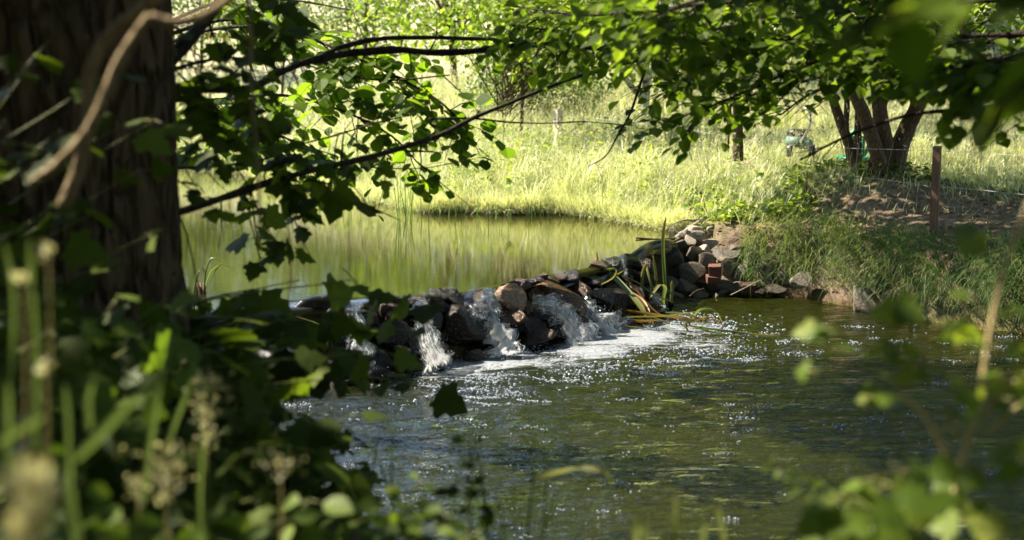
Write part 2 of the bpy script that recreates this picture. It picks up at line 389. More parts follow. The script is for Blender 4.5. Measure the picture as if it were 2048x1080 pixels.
# falling water: glossy clear film with white streaks along the flow
m = M('falling_water'); u = m.attr('luv'); mp = m.n('ShaderNodeMapping'); mp.inputs['Scale'].default_value = (46, 2.6, 1); m.l(u.outputs['Vector'], mp.inputs[0])
st = m.noise(1.0, 5, mp.outputs[0], .7, .35); n2 = m.noise(28, 4, m.coord((1, 1, .4)), .6)
w = m.attr('rnd').outputs['Fac']
f = m.math('ADD', m.math('ADD', m.math('MULTIPLY', st, 3.0), m.math('MULTIPLY', n2, 1.3)), m.math('MULTIPLY_ADD', w, 1.5, -2.95))
f = m.math('MINIMUM', m.math('MAXIMUM', m.math('MULTIPLY', f, 3.2), 0.0), 1.0)
nor = m.bump(m.math('ADD', st, n2), 0.9, 0.02)
wh = m.bsdf((.66, .68, .70), 0.25, 0.6, nor)
fr = m.n('ShaderNodeFresnel'); fr.inputs['IOR'].default_value = 1.33; m.l(nor, fr.inputs['Normal'])
gl = m.n('ShaderNodeBsdfGlossy'); gl.inputs['Roughness'].default_value = 0.04; m.l(nor, gl.inputs['Normal'])
tr = m.n('ShaderNodeBsdfTransparent'); tr.inputs[0].default_value = (.86, .84, .78, 1)
clear = m.mixs(m.math('MINIMUM', m.math('ADD', fr.outputs[0], 0.06), 1.0), tr.outputs[0], gl.outputs[0])
MT['fall'] = m.done(m.mixs(m.math('MULTIPLY', f, 0.80), clear, wh.outputs[0]))
m = M('droplets'); wh = m.bsdf((.85, .87, .9), 0.1, 0.9); tr = m.n('ShaderNodeBsdfTransparent')
MT['drops'] = m.done(m.mixs(0.35, wh.outputs[0], tr.outputs[0]))
m = M('bubbles'); wh = m.bsdf((.40, .45, .53), 0.12, 0.8); tr = m.n('ShaderNodeBsdfTransparent')
MT['bubble'] = m.done(m.mixs(0.35, wh.outputs[0], tr.outputs[0]))
m = M('foam_sheet'); co = m.coord((1.0, .55, 1)); a = m.attr('rnd').outputs['Fac']
n1 = m.noise(6, 6, m.coord((.8, 1.5, 1)), .65, 1.6); n2 = m.noise(60, 3, m.coord((.6, 1.2, 1)), .6)
f = m.math('ADD', m.math('ADD', m.math('MULTIPLY', n1, 1.6), m.math('MULTIPLY', n2, .9)), m.math('MULTIPLY_ADD', a, 1.45, -2.02))
f = m.math('MINIMUM', m.math('MAXIMUM', m.math('MULTIPLY', f, 1.7), 0.0), 0.64)
tr = m.n('ShaderNodeBsdfTransparent')
wh = m.bsdf((.50, .54, .60), 0.35, 0.5, m.bump(m.math('ADD', n2, n1), 0.9, 0.03))
MT['foam'] = m.done(m.mixs(f, tr.outputs[0], wh.outputs[0]))

# ------------------------------------------------------------------ the lie of the land
UZ = 0.45
LIP = [(330, 650), (480, 630), (600, 613), (700, 606), (800, 598), (900, 586), (990, 574), (1080, 556), (1170, 540), (1250, 516), (1300, 498), (1345, 484)]
BASE = [(330, 800), (480, 790), (600, 782), (700, 775), (800, 758), (900, 735), (990, 712), (1080, 695), (1170, 676), (1250, 655), (1300, 630), (1370, 602)]
LIPW = np.array([G(x, y, UZ) for x, y in LIP]); BASEW = np.array([G(x, y, 0) for x, y in BASE])
FARSH = [(1385, 462), (1330, 458), (1200, 437), (1100, 427), (1000, 428), (930, 424), (850, 424), (760, 405), (620, 378), (480, 350), (340, 341)]
FARW = np.array([G(x, y, UZ) for x, y in FARSH])
UP = np.vstack([LIPW[:, :2], FARW[:, :2], [(-7, 21), (-11, 19), (-12, 14), (-7, 10.2), (-4, 9.5), (-2.9, 9.3)]])
RB = np.array([G(x, y, 0)[:2] for x, y in [(1440, 596), (1520, 590), (1600, 592), (1680, 606), (1750, 622), (1880, 648), (2048, 668)]])
LOW = np.vstack([BASEW[:, :2], RB, [(4.8, 10.2), (5.6, 8), (6, 6), (5.2, 4.6), (3.2, 4.2), (1.4, 4.3), (0.2, 4.6), (-0.5, 5.0), (-1.15, 5.8), (-1.75, 6.8), (-2.4, 7.8)]])
def sdist(x, y, poly):
    x = np.asarray(x, float); y = np.asarray(y, float); d = np.full(x.shape, 1e9); ins = np.zeros(x.shape, bool); n = len(poly)
    for i in range(n):
        ax, ay = poly[i]; bx, by = poly[(i + 1) % n]; ex, ey = bx - ax, by - ay
        t = np.clip(((x - ax) * ex + (y - ay) * ey) / (ex * ex + ey * ey + 1e-12), 0, 1)
        d = np.minimum(d, np.hypot(x - ax - t * ex, y - ay - t * ey))
        c = ((ay > y) != (by > y)) & (x < (bx - ax) * (y - ay) / (by - ay + 1e-12) + ax); ins ^= c
    return np.where(ins, -d, d)
CP = np.array([(3.7, 14.2, .97), (3.6, 12.0, .58), (4.6, 11.6, .60), (3.0, 12.6, .54), (4.4, 12.6, .70), (5, 13, .80), (2.6, 13.1, .58), (2.0, 13.8, .62), (1.5, 15, .66), (1, 17, .78), (-1, 17, .72), (-1, 15.9, .56), (0, 25, 1.5), (0, 40, 3.1), (-8, 25, 1.1),
    (-4, 22, .72), (8, 20, 1.4), (10, 40, 3.2), (-15, 40, 2.7), (0, 0, .75), (-1.6, 5, .95), (-3, 7, .9), (-3.2, 8.8, .62), (-5, 6, 1.1), (-.8, 4.2, .75), (.6, 3.2, .6), (2.2, 3, .5), (4, 3, .5), (7, 6, .8), (6.3, 10, .9),
    (0, 70, 6.5), (30, 60, 6), (-40, 60, 5.5), (30, 20, 2.5), (-30, 20, 1.5), (0, -8, 1), (20, 0, 1.2), (-20, 0, 1.3), (4.5, 17, 1.1), (2, 20, 1.02), (0.6, 18, .85)])
def height(x, y):
    x = np.asarray(x, float); y = np.asarray(y, float)
    w = 1.0 / (((x[..., None] - CP[:, 0]) ** 2 + (y[..., None] - CP[:, 1]) ** 2) + 0.15) ** 1.7
    L = (w * CP[:, 2]).sum(-1) / w.sum(-1)
    q = np.stack([x, y, 0 * x], -1); L = L + (fb(q, .8) - .5) * .16 + (fb(q, 3.3) - .5) * .06
    du = sdist(x, y, UP); dl = sdist(x, y, LOW)
    sm = lambda t: np.clip(t, 0, 1) ** 2 * (3 - 2 * np.clip(t, 0, 1))
    z = L
    wl = 0.02 + (L - 0.02) * sm(np.maximum(dl, 0) / np.where((x > 1.9) & (y > 9), .5, .75)) ** 0.7
    wu = UZ + .01 + (L - UZ - .01) * sm(np.maximum(du, 0) / 0.9)
    z = np.minimum(z, wl); z = np.where((du < 0.9) & (dl > .8), np.minimum(np.maximum(L, UZ + .02), wu), z)
    gap = (dl > 0) & (du > 0) & (dl + du < 1.9) & (y > 8.6) & (x < 1.9) & (x > -2.9)
    z = np.where(gap, -0.16 + 0.56 * (dl / (dl + du + 1e-6)) ** 1.6, z)
    z = z - .26 * np.exp(-((x - 1.72) / .42) ** 2 - ((y - 12.95) / .36) ** 2)
    z = np.where(dl < 0, -0.38 * sm(-dl / 1.0) - 0.02 + (fb(q, 2.5) - .5) * .08, z)
    z = np.where(du < 0, UZ - 0.03 - 0.45 * sm(-du / 1.2) + (fb(q, 2.5) - .5) * .04, z)
    return z
def hz(x, y): return float(height(np.array([x]), np.array([y]))[0])
def lsp(*segs): return np.unique(np.concatenate([np.linspace(a, b, n) for a, b, n in segs]))
gx = lsp((-220, -40, 16), (-40, -8, 40), (-8, -3.5, 45), (-3.5, 5.5, 230), (5.5, 10, 40), (10, 40, 36), (40, 220, 16))
gy = lsp((-30, 2, 24), (2, 8, 70), (8, 16, 200), (16, 24, 80), (24, 60, 60), (60, 240, 20))
X, Y = np.meshgrid(gx, gy); Z = height(X.ravel(), Y.ravel()).reshape(X.shape)
Z = Z + np.where(Y > 60, (Y - 60) * 0.16, 0) + np.where(np.abs(X) > 40, (np.abs(X) - 40) * .08, 0)
nx, ny = len(gx), len(gy); V = np.stack([X, Y, Z], -1).reshape(-1, 3)
ii, jj = np.meshgrid(np.arange(nx - 1), np.arange(ny - 1)); a = (jj * nx + ii).ravel()
T = np.concatenate([np.stack([a, a + 1, a + nx + 1], 1), np.stack([a, a + nx + 1, a + nx], 1)])
def dirtmask(x, y):
    q = np.stack([x, y, 0 * x], -1)
    e = ((x - 4.0) / 2.5) ** 2 + ((y - 12.7) / 1.25) ** 2
    d = np.clip(1.5 - e + (fb(q, 2.0) - .5) * 1.5, 0, 1)
    near = np.clip((6.8 - y) / 1.5, 0, 1)
    return np.maximum(d, near)
def haymask(x, y):
    q = np.stack([x, y, 0 * x], -1)
    return np.clip((y - 27) / 3 + (fb(q, .3) - .5) * 2, 0, 1) * np.clip((3 - x) / 2, 0, 1) 
ac = Acc(); ac.add(V, T); g = ac.build('ground', MT['ground']); tag(g, kind='structure')
fx, fy = V[:, 0], V[:, 1]; DU = sdist(fx, fy, UP); DL = sdist(fx, fy, LOW)
gapm = (DL > -.05) & (DU > -.05) & (DL + DU < 1.9) & (fy > 8.6) & (fx < 1.9) & (fx > -2.9)
for nm, arr in (('dirt', np.maximum(dirtmask(fx, fy), gapm)), ('hay', haymask(fx, fy)), ('bed', np.maximum(gapm, np.clip(np.maximum(.05 - DU, .05 - DL) * 12, 0, 1)))):
    at = g.data.attributes.new(nm, 'FLOAT', 'POINT'); at.data.foreach_set('value', arr.astype(float))

# ------------------------------------------------------------------ water sheets
def water_sheet(name, inside, bounds, step, z, mat):
    x0, x1, y0, y1 = bounds; xs = np.arange(x0, x1, step); ys = np.arange(y0, y1, step)
    X, Y = np.meshgrid(xs, ys); ok = inside(X, Y); n = len(xs)
    cell = ok[:-1, :-1] & ok[1:, :-1] & ok[:-1, 1:] & ok[1:, 1:]
    j, i = np.nonzero(cell); a = j * n + i
    T = np.concatenate([np.stack([a, a + 1, a + n + 1], 1), np.stack([a, a + n + 1, a + n], 1)])
    V = np.stack([X, Y, 0 * X + z], -1).reshape(-1, 3)
    c_, s_ = math.cos(.18), math.sin(.18); U_, W_ = V[:, 0] * c_ + V[:, 1] * s_, V[:, 1] * c_ - V[:, 0] * s_
    q_ = np.stack([U_ * 1.5, W_ * 4.2, 0 * U_], 1); wp = q_ + (vnoise(q_, .5)[:, None] - .5) * 1.5
    near_ = 1.0 + 1.0 * np.exp(-((V[:, 1] - 9.6) / 1.4) ** 2) * (V[:, 0] < 1.8)
    V[:, 2] += 1.7 * near_ * ((vnoise(wp, 1.0) - .5) * .016 + (vnoise(wp + 31, 2.3) - .5) * .009 + (vnoise(wp + 7, 4.7) - .5) * .0045)
    us = np.unique(T); re = -np.ones(len(V), int); re[us] = np.arange(len(us))
    ac = Acc(); ac.add(V[us], re[T]); return ac.build(name, mat)
# pond: fan strips from the lip backwards so that its edge follows the lip exactly
lipS = spline(LIPW, 90); 
ac = Acc()
lx = np.linspace(0, 1, 90)
rows = []
for k in range(26):
    t = (k / 25) ** 1.6
    far = np.stack([np.interp(lx, [0, .3, 1], [-16, -16, 4]), np.interp(lx, [0, .3, 1], [9.5, 24, 20]), 0 * lx + UZ], 1)
    rows.append(lipS * (1 - t) + far * t)
    rows[-1][:, 2] = UZ
# the film bends down over the lip
lipn = nrm(np.cross(np.gradient(lipS, axis=0), [0, 0, 1.0])); lipn[lipn[:, 1] > 0] *= -1
pre = []
for q_, dz in ((.05, -.035), (.035, -.016), (.018, -.005)):
    wob_ = vnoise(lipS * np.array([9, 9, 0]), 1.0); r_ = lipS + lipn * (q_ * (.2 + 1.6 * wob_))[:, None]; r_[:, 2] = UZ + dz * (.3 + 1.2 * wob_); pre.append(r_)
rows = pre + rows
V = np.array(rows).reshape(-1, 3); T = []
for k in range(len(rows) - 1):
    for i in range(89):
        a = k * 90 + i; T += [(a, a + 1, a + 91), (a, a + 91, a + 90)]
ac.add(V, T); pw = ac.build('pond_water', MT['pondw']); tag(pw, kind='structure')
# stream: everything in front of the dam
sw = water_sheet('stream_water', lambda X, Y: sdist(X, Y, LOW) < 0.45, (-3.6, 6.6, 4.4, 13.6), 0.033, 0.0, MT['streamw']); tag(sw, kind='structure')

# ------------------------------------------------------------------ liner along the dam lip
ls = spline(LIPW, 120); lt = np.linspace(0, 1, 120)
lpx = np.array([1024 + FOC * p[0] / (p[1] * math.cos(TH) + (2.2 - p[2]) * math.sin(TH)) for p in ls])
top = np.full(120, UZ - 0.06)
def bumpf(c, w, hgt): return hgt * np.exp(-((lpx - c) / w) ** 4)
top += bumpf(645, 58, .125) + bumpf(672, 22, .03) + bumpf(420, 30, .11) + bumpf(1305, 52, .115) + bumpf(1252, 8, .05) + bumpf(765, 26, .07) + bumpf(905, 16, .03)
ln = nrm(np.cross(np.gradient(ls, axis=0), [0, 0, 1.0])); ln[ln[:, 1] > 0] *= -1
prof = [(-.16, -.30), (-.08, -.10), (-.04, -.012), (-.015, 0), (.012, -.008), (.026, -.03), (.034, -.07), (.03, -.12)]
rows = []
for q_, dz in prof:
    r_ = ls + ln * (q_ + .02 * np.sin(lt * 60)[:, None]); r_[:, 2] = top + dz + .012 * np.sin(lt * 95 + dz * 30) * (1 if dz < -.03 else .2); rows.append(r_)
V = np.array(rows).reshape(-1, 3); T = []
for k in range(len(rows) - 1):
    for i in range(119):
        a = k * 120 + i; T += [(a, a + 1, a + 121), (a, a + 121, a + 120)]
ac = Acc(); ac.add(V, T); o = ac.build('pond_liner', MT['liner'], origin=ls[60])
tag(o, 'black rubber pond liner folded over the lip of the stone dam', 'pond liner')

# ------------------------------------------------------------------ rocks
import bmesh
def rock_mesh(name, seed, cuts=9, sub=3, rough=.10):
    rs = np.random.RandomState(seed); bm = bmesh.new(); bmesh.ops.create_icosphere(bm, subdivisions=sub, radius=1.0)
    V = np.array([v.co[:] for v in bm.verts])
    if seed % 2: V = np.sign(V) * np.abs(V) ** .55
    for k in range(cuts):
        n = nrm(rs.normal(size=3)); d = rs.uniform(.42, .78); s = V @ n; V = V - np.maximum(s - d, 0)[:, None] * n * .93
    V = V * (1 + rough * (fb(V + seed, 2.2) - .5)[:, None] * 2)
    V /= np.abs(V).max(0)
    for v, c in zip(bm.verts, V): v.co = c
    for f in bm.faces: f.smooth = True
    bm.normal_update()
    for e_ in bm.edges:
        if len(e_.link_faces) == 2 and e_.calc_face_angle() > math.radians(24): e_.smooth = False
    me = bpy.data.meshes.new(name); bm.to_mesh(me); bm.free()
    return me
ROCKS = [rock_mesh('rock', 100 + k, 7 + k % 5, 3) for k in range(14)]
def brick_mesh():
    bm = bmesh.new(); bmesh.ops.create_cube(bm, size=2.0)
    bmesh.ops.bevel(bm, geom=bm.edges[:], offset=.10, segments=2, profile=.6, affect='EDGES')
    bmesh.ops.subdivide_edges(bm, edges=bm.edges[:], cuts=1, use_grid_fill=True)
    for v in bm.verts: v.co *= 1 + .05 * (random.random() - .5)
    me = bpy.data.meshes.new('brick'); bm.to_mesh(me); bm.free(); return me
BRICK = brick_mesh()
_rm = {}
def rmesh(k, mat):
    key = (k, mat)
    if key not in _rm:
        me = (BRICK if k == 'b' else ROCKS[k]).copy(); me.materials.append(MT[mat]); _rm[key] = me
    return _rm[key]
_rk = [0]
def put_rock(pos, size, mat, label, group=None, k=None, rot=None, name='rock', cat='rock'):
    _rk[0] += 1; k = _rk[0] % 14 if k is None else k
    o = bpy.data.objects.new(name, rmesh(k, mat)); COL.objects.link(o)
    o.location = [float(c) for c in pos]; o.scale = [float(c) / 2 for c in size]
    o.rotation_euler = rot if rot is not None else (random.uniform(-.35, .35), random.uniform(-.35, .35), random.uniform(-.6, .6))
    return tag(o, label, cat, group)
def damY(px, py):
    lp = np.interp(px, [p[0] for p in LIP], [p[1] for p in LIP]); bp = np.interp(px, [p[0] for p in BASE], [p[1] for p in BASE])
    t = (py - lp) / (bp - lp)
    ly = G(px, lp, UZ)[1]; by = G(px, bp, 0)[1]
    return ly + (by - ly) * np.clip(t, -.1, 1.1) - .05
def prock(px, py, w, h, mat, label, group=None, Yd=None, deep=None, **kw):
    Yd = damY(px, py) if Yd is None else Yd; s = Yd / FOC; p = P(px, py, Yd)
    d = max(w, h) * s * .95 if deep is None else deep
    return put_rock(p + np.array([0, d * .22, 0]), (w * s * 1.2, d, h * s * 1.22), mat, label, group, **kw)
prock(1003, 594, 82, 56, 'tan', 'smooth tan boulder at the crest of the weir with water parting round it', k=3)
prock(1012, 634, 84, 42, 'wet', 'brown boulder directly below the tan crest boulder')
prock(1108, 594, 120, 74, 'wet', 'large orange brown slanting boulder right of the tan crest boulder', k=5, rot=(.1, .45, .1))
prock(906, 606, 48, 66, 'wetdark', 'dark upright wet rock left of the tan crest boulder')
prock(936, 668, 100, 86, 'wetdark', 'big dark pointed boulder left of the whitest plunge of water', k=7, rot=(0, .3, .2))
prock(1056, 650, 66, 34, 'wetdark', 'flat dark slab jutting out between the two main cascades')
prock(1068, 678, 84, 40, 'wet', 'ochre rock low down between the two main cascades', k=2)
prock(1134, 660, 70, 62, 'wetdark', 'dark rock behind the arching right cascade')
prock(826, 738, 56, 44, 'tan', 'orange tinted rock half under water below the left of the weir', Yd=9.75, k=9)
prock(1196, 600, 60, 50, 'wetdark', 'wet black rock under the bent orange reed leaves')
prock(1388, 545, 52, 46, 'damp', 'largest grey brown stone in the wall right of the weir', Yd=12.75, k=6)
prock(1605, 564, 40, 32, 'dry', 'square pale stone sitting alone on the muddy right shore', Yd=12.55, k=8)
prock(1742, 606, 66, 46, 'damp', 'root covered boulder at the waterline under the overhanging grass', Yd=11.9, k=1)
prock(1775, 612, 24, 48, 'dry', 'upright pale slab beside the root covered boulder', Yd=11.8)
prock(1762, 566, 22, 40, 'damp', 'thin pale slab standing in the grassy right bank', Yd=12.05)
prock(1550, 582, 44, 24, 'damp', 'flat stone at the waterline left of the square pale stone', Yd=12.6)
prock(1400, 478, 50, 32, 'dry', 'broad pale sunlit stone on top of the pile right of the weir', Yd=13.25, k=4)
prock(1352, 462, 28, 22, 'damp', 'dark sunlit stone at the pond edge beside the dead branch', Yd=13.7)
prock(1310, 466, 28, 14, 'dry', 'small white stone in shallow water at the pond edge', Yd=13.9)
GW = 'wet rocks packed in the face of the weir'
MARKS = [(560, 'leftmost cascade'), (720, 'leaf hidden cascade'), (862, 'broken cascade'), (940, 'thin clear veil'), (1003, 'tan crest boulder'), (1140, 'arching cascade'), (1215, 'reed covered cascade'), (1310, 'last small fall')]
def rlab(px, py, w, mt):
    lp = np.interp(px, [p[0] for p in LIP], [p[1] for p in LIP]); bp = np.interp(px, [p[0] for p in BASE], [p[1] for p in BASE]); t = (py - lp) / (bp - lp)
    m_ = min(MARKS, key=lambda q: abs(q[0] - px)); d = px - m_[0]
    return '%s %s wet rock %s, %s the %s' % ('large' if w > 55 else 'medium' if w > 38 else 'small' if w > 30 else 'tiny', 'brown' if mt == 'wet' else 'black', 'on the crest' if t < .2 else 'high in the weir' if t < .45 else 'low in the weir' if t < .8 else 'at the waterline', 'left of' if d < -14 else 'right of' if d > 14 else 'beside' if d > 0 else 'under', m_[1])
def slab(px, py, w, wd):
    return '%s %s stone %s the pile, %s the brick' % ('big' if w > 38 else 'middling' if w > 30 else 'small', wd, 'at the top of' if py < 515 else 'halfway up' if py < 550 else 'low in' if py < 578 else 'at the foot of', 'far left of' if px < 1300 else 'left of' if px < 1370 else 'just left of' if px < 1425 else 'just right of' if px < 1480 else 'right of' if px < 1515 else 'far right of')
for (px, py, w, h, mt) in [(850, 640, 60, 60, 'wetdark'), (790, 625, 60, 40, 'wet'), (782, 672, 70, 60, 'wetdark'), (730, 640, 60, 46, 'wetdark'), (668, 640, 60, 44, 'wetdark'), (700, 690, 60, 50, 'wetdark'), (760, 722, 56, 40, 'wetdark'),
    (828, 694, 60, 50, 'wetdark'), (628, 700, 60, 44, 'wet'), (560, 690, 62, 50, 'wetdark'), (600, 745, 60, 36, 'wetdark'), (500, 700, 66, 60, 'wetdark'), (440, 680, 60, 50, 'wet'), (395, 676, 50, 40, 'wet'), (540, 742, 50, 36, 'wetdark'),
    (670, 742, 60, 36, 'wetdark'), (1160, 590, 50, 40, 'wet'), (1160, 636, 50, 44, 'wetdark'), (1226, 600, 56, 44, 'wetdark'), (1236, 640, 50, 34, 'wetdark'), (1190, 650, 44, 30, 'wetdark'), (1262, 600, 50, 50, 'wetdark'), (1286, 634, 50, 34, 'wetdark'),
    (1040, 606, 40, 40, 'wet'), (980, 670, 40, 36, 'wetdark'), (872, 700, 40, 34, 'wetdark'), (455, 640, 50, 40, 'wetdark'), (1320, 600, 46, 40, 'wetdark'), (1000, 690, 40, 26, 'wet'), (876, 612, 36, 40, 'wet'), (960, 612, 40, 34, 'wetdark')]:
    prock(px, py, w, h, mt, rlab(px, py, w, mt), GW)
for k in range(74):
    px = R.uniform(360, 1345); lp = np.interp(px, [p[0] for p in LIP], [p[1] for p in LIP]); bp = np.interp(px, [p[0] for p in BASE], [p[1] for p in BASE]); t_ = R.uniform(.12, 1.02)
    s_ = R.uniform(20, 44); mt = 'wetdark' if R.rand() < .7 else 'wet'; prock(px, lp + (bp - lp) * t_, s_ * 1.15, s_ * R.uniform(.6, .95), mt, rlab(px, lp + (bp - lp) * t_, s_, mt), GW)
for px in np.arange(760, 1240, 17.0):
    px = px + R.uniform(-6, 6)
    if any(abs(px - c_) < 17 for c_ in (935, 985, 1180, 1246)): continue
    lp = np.interp(px, [p[0] for p in LIP], [p[1] for p in LIP]); s_ = R.uniform(18, 34)
    prock(px, lp + R.uniform(-1, 9), s_ * 1.3, s_ * R.uniform(.45, .7), 'wetdark' if R.rand() < .5 else 'wet', rlab(px, lp, s_, 'wetdark').replace('black ', 'flattish '), GW)
GS = 'grey brown stones stacked right of the weir under the liner'; LS = 'grey brown stone stacked in the bank beside the weir'
for (px, py, w, h) in [(1285, 522, 36, 38), (1262, 530, 26, 36), (1312, 512, 32, 34), (1345, 520, 34, 34), (1360, 552, 40, 34), (1300, 552, 36, 30), (1330, 575, 40, 30), (1275, 562, 34, 34), (1455, 534, 46, 40), (1450, 512, 56, 32), (1476, 546, 22, 34), (1405, 563, 40, 24),
    (1428, 572, 26, 24), (1376, 574, 36, 22), (1456, 580, 38, 26), (1484, 576, 30, 24), (1415, 520, 30, 30), (1385, 510, 34, 30), (1355, 495, 34, 26), (1500, 548, 30, 40), (1525, 560, 36, 36), (1440, 590, 30, 14), (1350, 592, 30, 18), (1398, 590, 30, 16), (1500, 520, 40, 34), (1540, 545, 34, 36), (1470, 500, 34, 26), (1575, 560, 30, 26), (1322, 540, 30, 30)]:
    Yd = 12.62 + (595 - py) / 120 * .55
    prock(px, py, w * 1.15, h * 1.15, 'damp', slab(px, py, w, 'grey brown'), GS, Yd=Yd)
GP = 'pale sunlit stones on top of the pile by the pond'; LP = 'pale sunlit stone heaped by the pond edge'
for (px, py, w, h) in [(1426, 462, 22, 22), (1394, 460, 30, 20), (1456, 482, 38, 28), (1432, 490, 44, 28), (1412, 500, 26, 20), (1380, 484, 26, 20), (1442, 468, 20, 18), (1372, 470, 22, 16), (1478, 492, 26, 18)]:
    prock(px, py, w, h, 'dry', '%s pale sunlit stone %s the pile top by the pond' % ('large' if w > 36 else 'middling' if w > 25 else 'small', 'at the far left of' if px < 1378 else 'left on' if px < 1400 else 'in the middle of' if px < 1430 else 'right on' if px < 1460 else 'at the far right of'), GP, Yd=13.1 + (500 - py) / 40 * .35)
prock(1520, 586, 26, 16, 'wetdark', 'small black wet stone shining at the waterline of the right shore', Yd=12.55)
for (px, py, w, h, lab, Yd) in [(1430, 540, 28, 24, 'red brick end facing out from the middle of the stone pile', 12.7), (1426, 558, 30, 16, 'orange red brick piece just under the brick end in the pile', 12.68),
        (1499, 574, 30, 16, 'wet dark red brick piece lying at the waterline', 12.62), (1295, 556, 26, 14, 'red brick piece behind the green reed leaves', 12.5)]:
    s = Yd / FOC; put_rock(P(px, py, Yd + .02), (w * s * .9, .12, h * s * .85), 'brick', lab, k='b', rot=(.1, .12 * random.uniform(-1, 1), random.uniform(-.3, .3)), name='brick', cat='brick')

# ------------------------------------------------------------------ cascades
DROP = None
def ico(sub):
    bm = bmesh.new(); bmesh.ops.create_icosphere(bm, subdivisions=sub, radius=1.0)
    V = np.array([v.co[:] for v in bm.verts]); T = np.array([[v.index for v in f.verts] for f in bm.faces]); bm.free(); return V, T
I1 = ico(1); I2 = ico(2)
def balls(acc, pos, rad, tmpl=I1, stretch=None):
    V, T = tmpl; N = len(pos); s = np.broadcast_to(rad, (N,))[:, None, None]
    st = np.ones((N, 1, 3)) if stretch is None else stretch[:, None, :]
    W_ = np.asarray(pos)[:, None] + V[None] * s * st
    acc.add(W_.reshape(-1, 3), (T[None] + (np.arange(N) * len(V))[:, None, None]).reshape(-1, 3))
def cascade(label, pts, widths, white, ndrop=160, out=.06):
    """pts: [(px, py, extra forward metres)]; a rippled sheet of falling water with drops thrown off it"""
    cp = []
    for (px, py, f) in pts: cp.append(P(px, py, damY(px, py) - out - f))
    n, mcol = 36, 13; p = spline(cp, n); tan = nrm(np.gradient(p, axis=0)); side = nrm(np.cross(tan, [0, -1.0, 0.15]))
    t = np.linspace(0, 1, n); w = np.interp(t, np.linspace(0, 1, len(widths)), widths) * p[:, 1] / FOC
    wt = np.interp(t, np.linspace(0, 1, len(white)), white)
    u = np.linspace(-.5, .5, mcol); fw = np.cross(side, tan); fw[fw[:, 1] > 0] *= -1
    V = p[:, None] + side[:, None] * (w[:, None] * u[None])[..., None]
    nz = fb(V * np.array([30, 30, 9.0]), 1.0) - .5
    V = V + fw[:, None] * (nz * .02 * (.3 + wt[:, None]) + (.25 - u[None] ** 2) * .10)[..., None]
    ragged = (fb(np.stack([np.repeat(t, mcol) * 9, np.tile(u, n) * 2, np.full(n * mcol, cp[0][0] * 5)], 1), 1.0) - .5).reshape(n, mcol)
    V = V + side[:, None] * (u[None] * w[:, None] * ragged * 2.2)[..., None]
    T = []
    for i in range(n - 1):
        for j in range(mcol - 1):
            a = i * mcol + j; T += [(a, a + 1, a + mcol + 1), (a, a + mcol + 1, a + mcol)]
    edge = 1 - (np.abs(u) * 2) ** 3
    rr = np.clip(wt[:, None] * (0.45 + .55 * edge[None]) * (np.minimum(1, t * 8) * np.minimum(1, .35 + (1 - t) * 7))[:, None], 0, 1)
    ac = Acc(); ac.add(V.reshape(-1, 3), T, rr.ravel(), np.stack([np.tile(u + cp[0][0], n), np.repeat(t, mcol)], 1))
    root = empty('waterfall', cp[-1], label, 'waterfall')
    ac.build('falling_sheet', MT['fall'], root)
    ndrop = int(ndrop * .8); k = R.rand(ndrop) ** .6; idx = (k * (n - 1)).astype(int); uu = (R.rand(ndrop) - .5) * 1.15
    pos = p[idx] + side[idx] * (w[idx] * uu)[:, None] + fw[idx] * (R.rand(ndrop)[:, None] * .07) + R.normal(size=(ndrop, 3)) * .014
    pos = np.vstack([pos, p[-1] + R.normal(size=(ndrop // 2, 3)) * np.array([w[-1] * .45, .05, .03]) + [0, -.04, .03]])
    pos[:, 2] = np.maximum(pos[:, 2], .005)
    ac = Acc(); N = len(pos); balls(ac, pos, .0007 + .0017 * R.rand(N) ** 3, I1, np.stack([np.ones(N), np.ones(N), 1 + R.rand(N) * 1.5], 1))
    ac.build('spray', MT['drops'], root)['kind'] = 'stuff'
    return root
cascade('thin clear veil of water left of the tan crest boulder', [(935, 584, 0), (944, 605, .03), (955, 645, .05)], [40, 50, 54], [.2, .35, .5], 90)
cascade('bright white plunge of water between dark pointed boulder and flat slab', [(965, 640, .02), (992, 655, .1), (1006, 690, .12), (1010, 716, .12)], [50, 52, 58, 84], [.6, .95, 1, 1], 420)
cascade('arching cascade falling right from under the orange brown boulder', [(1062, 606, .05), (1105, 614, .12), (1140, 645, .16), (1172, 694, .16)], [26, 50, 66, 84], [.45, .7, .75, .9], 420)
cascade('cascade tumbling under the bent reeds right of the arching one', [(1165, 600, .05), (1180, 622, .1), (1205, 650, .14), (1235, 676, .14)], [30, 44, 66, 84], [.45, .65, .7, .85], 320)
cascade('thin film of water running down the front of the tan crest boulder', [(985, 582, .02), (978, 602, .08), (985, 628, .1)], [34, 40, 34], [.25, .45, .55], 80)
cascade('narrow trickle over the liner at the right end of the weir', [(1246, 512, .0), (1248, 530, .05), (1252, 560, .06)], [12, 10, 14], [.3, .5, .5], 40)
cascade('broad broken cascade left of the big dark pointed boulder', [(842, 606, .02), (846, 640, .08), (862, 690, .12), (884, 740, .14)], [30, 36, 50, 74], [.35, .5, .7, .9], 260)
cascade('cascade half hidden by maple leaves below the liner hump', [(700, 608, 0), (712, 640, .06), (716, 690, .1), (720, 760, .12)], [46, 40, 50, 60], [.2, .55, .6, .7], 200)
cascade('leftmost cascade glimpsed through dark foliage', [(515, 632, 0), (520, 670, .06), (560, 720, .1), (580, 772, .12)], [60, 50, 56, 66], [.3, .6, .8, .8], 200)
cascade('small broken fall between the bent reeds and the stacked stones', [(1300, 574, .0), (1312, 600, .05), (1325, 628, .08)], [14, 22, 34], [.5, .7, .8], 90)

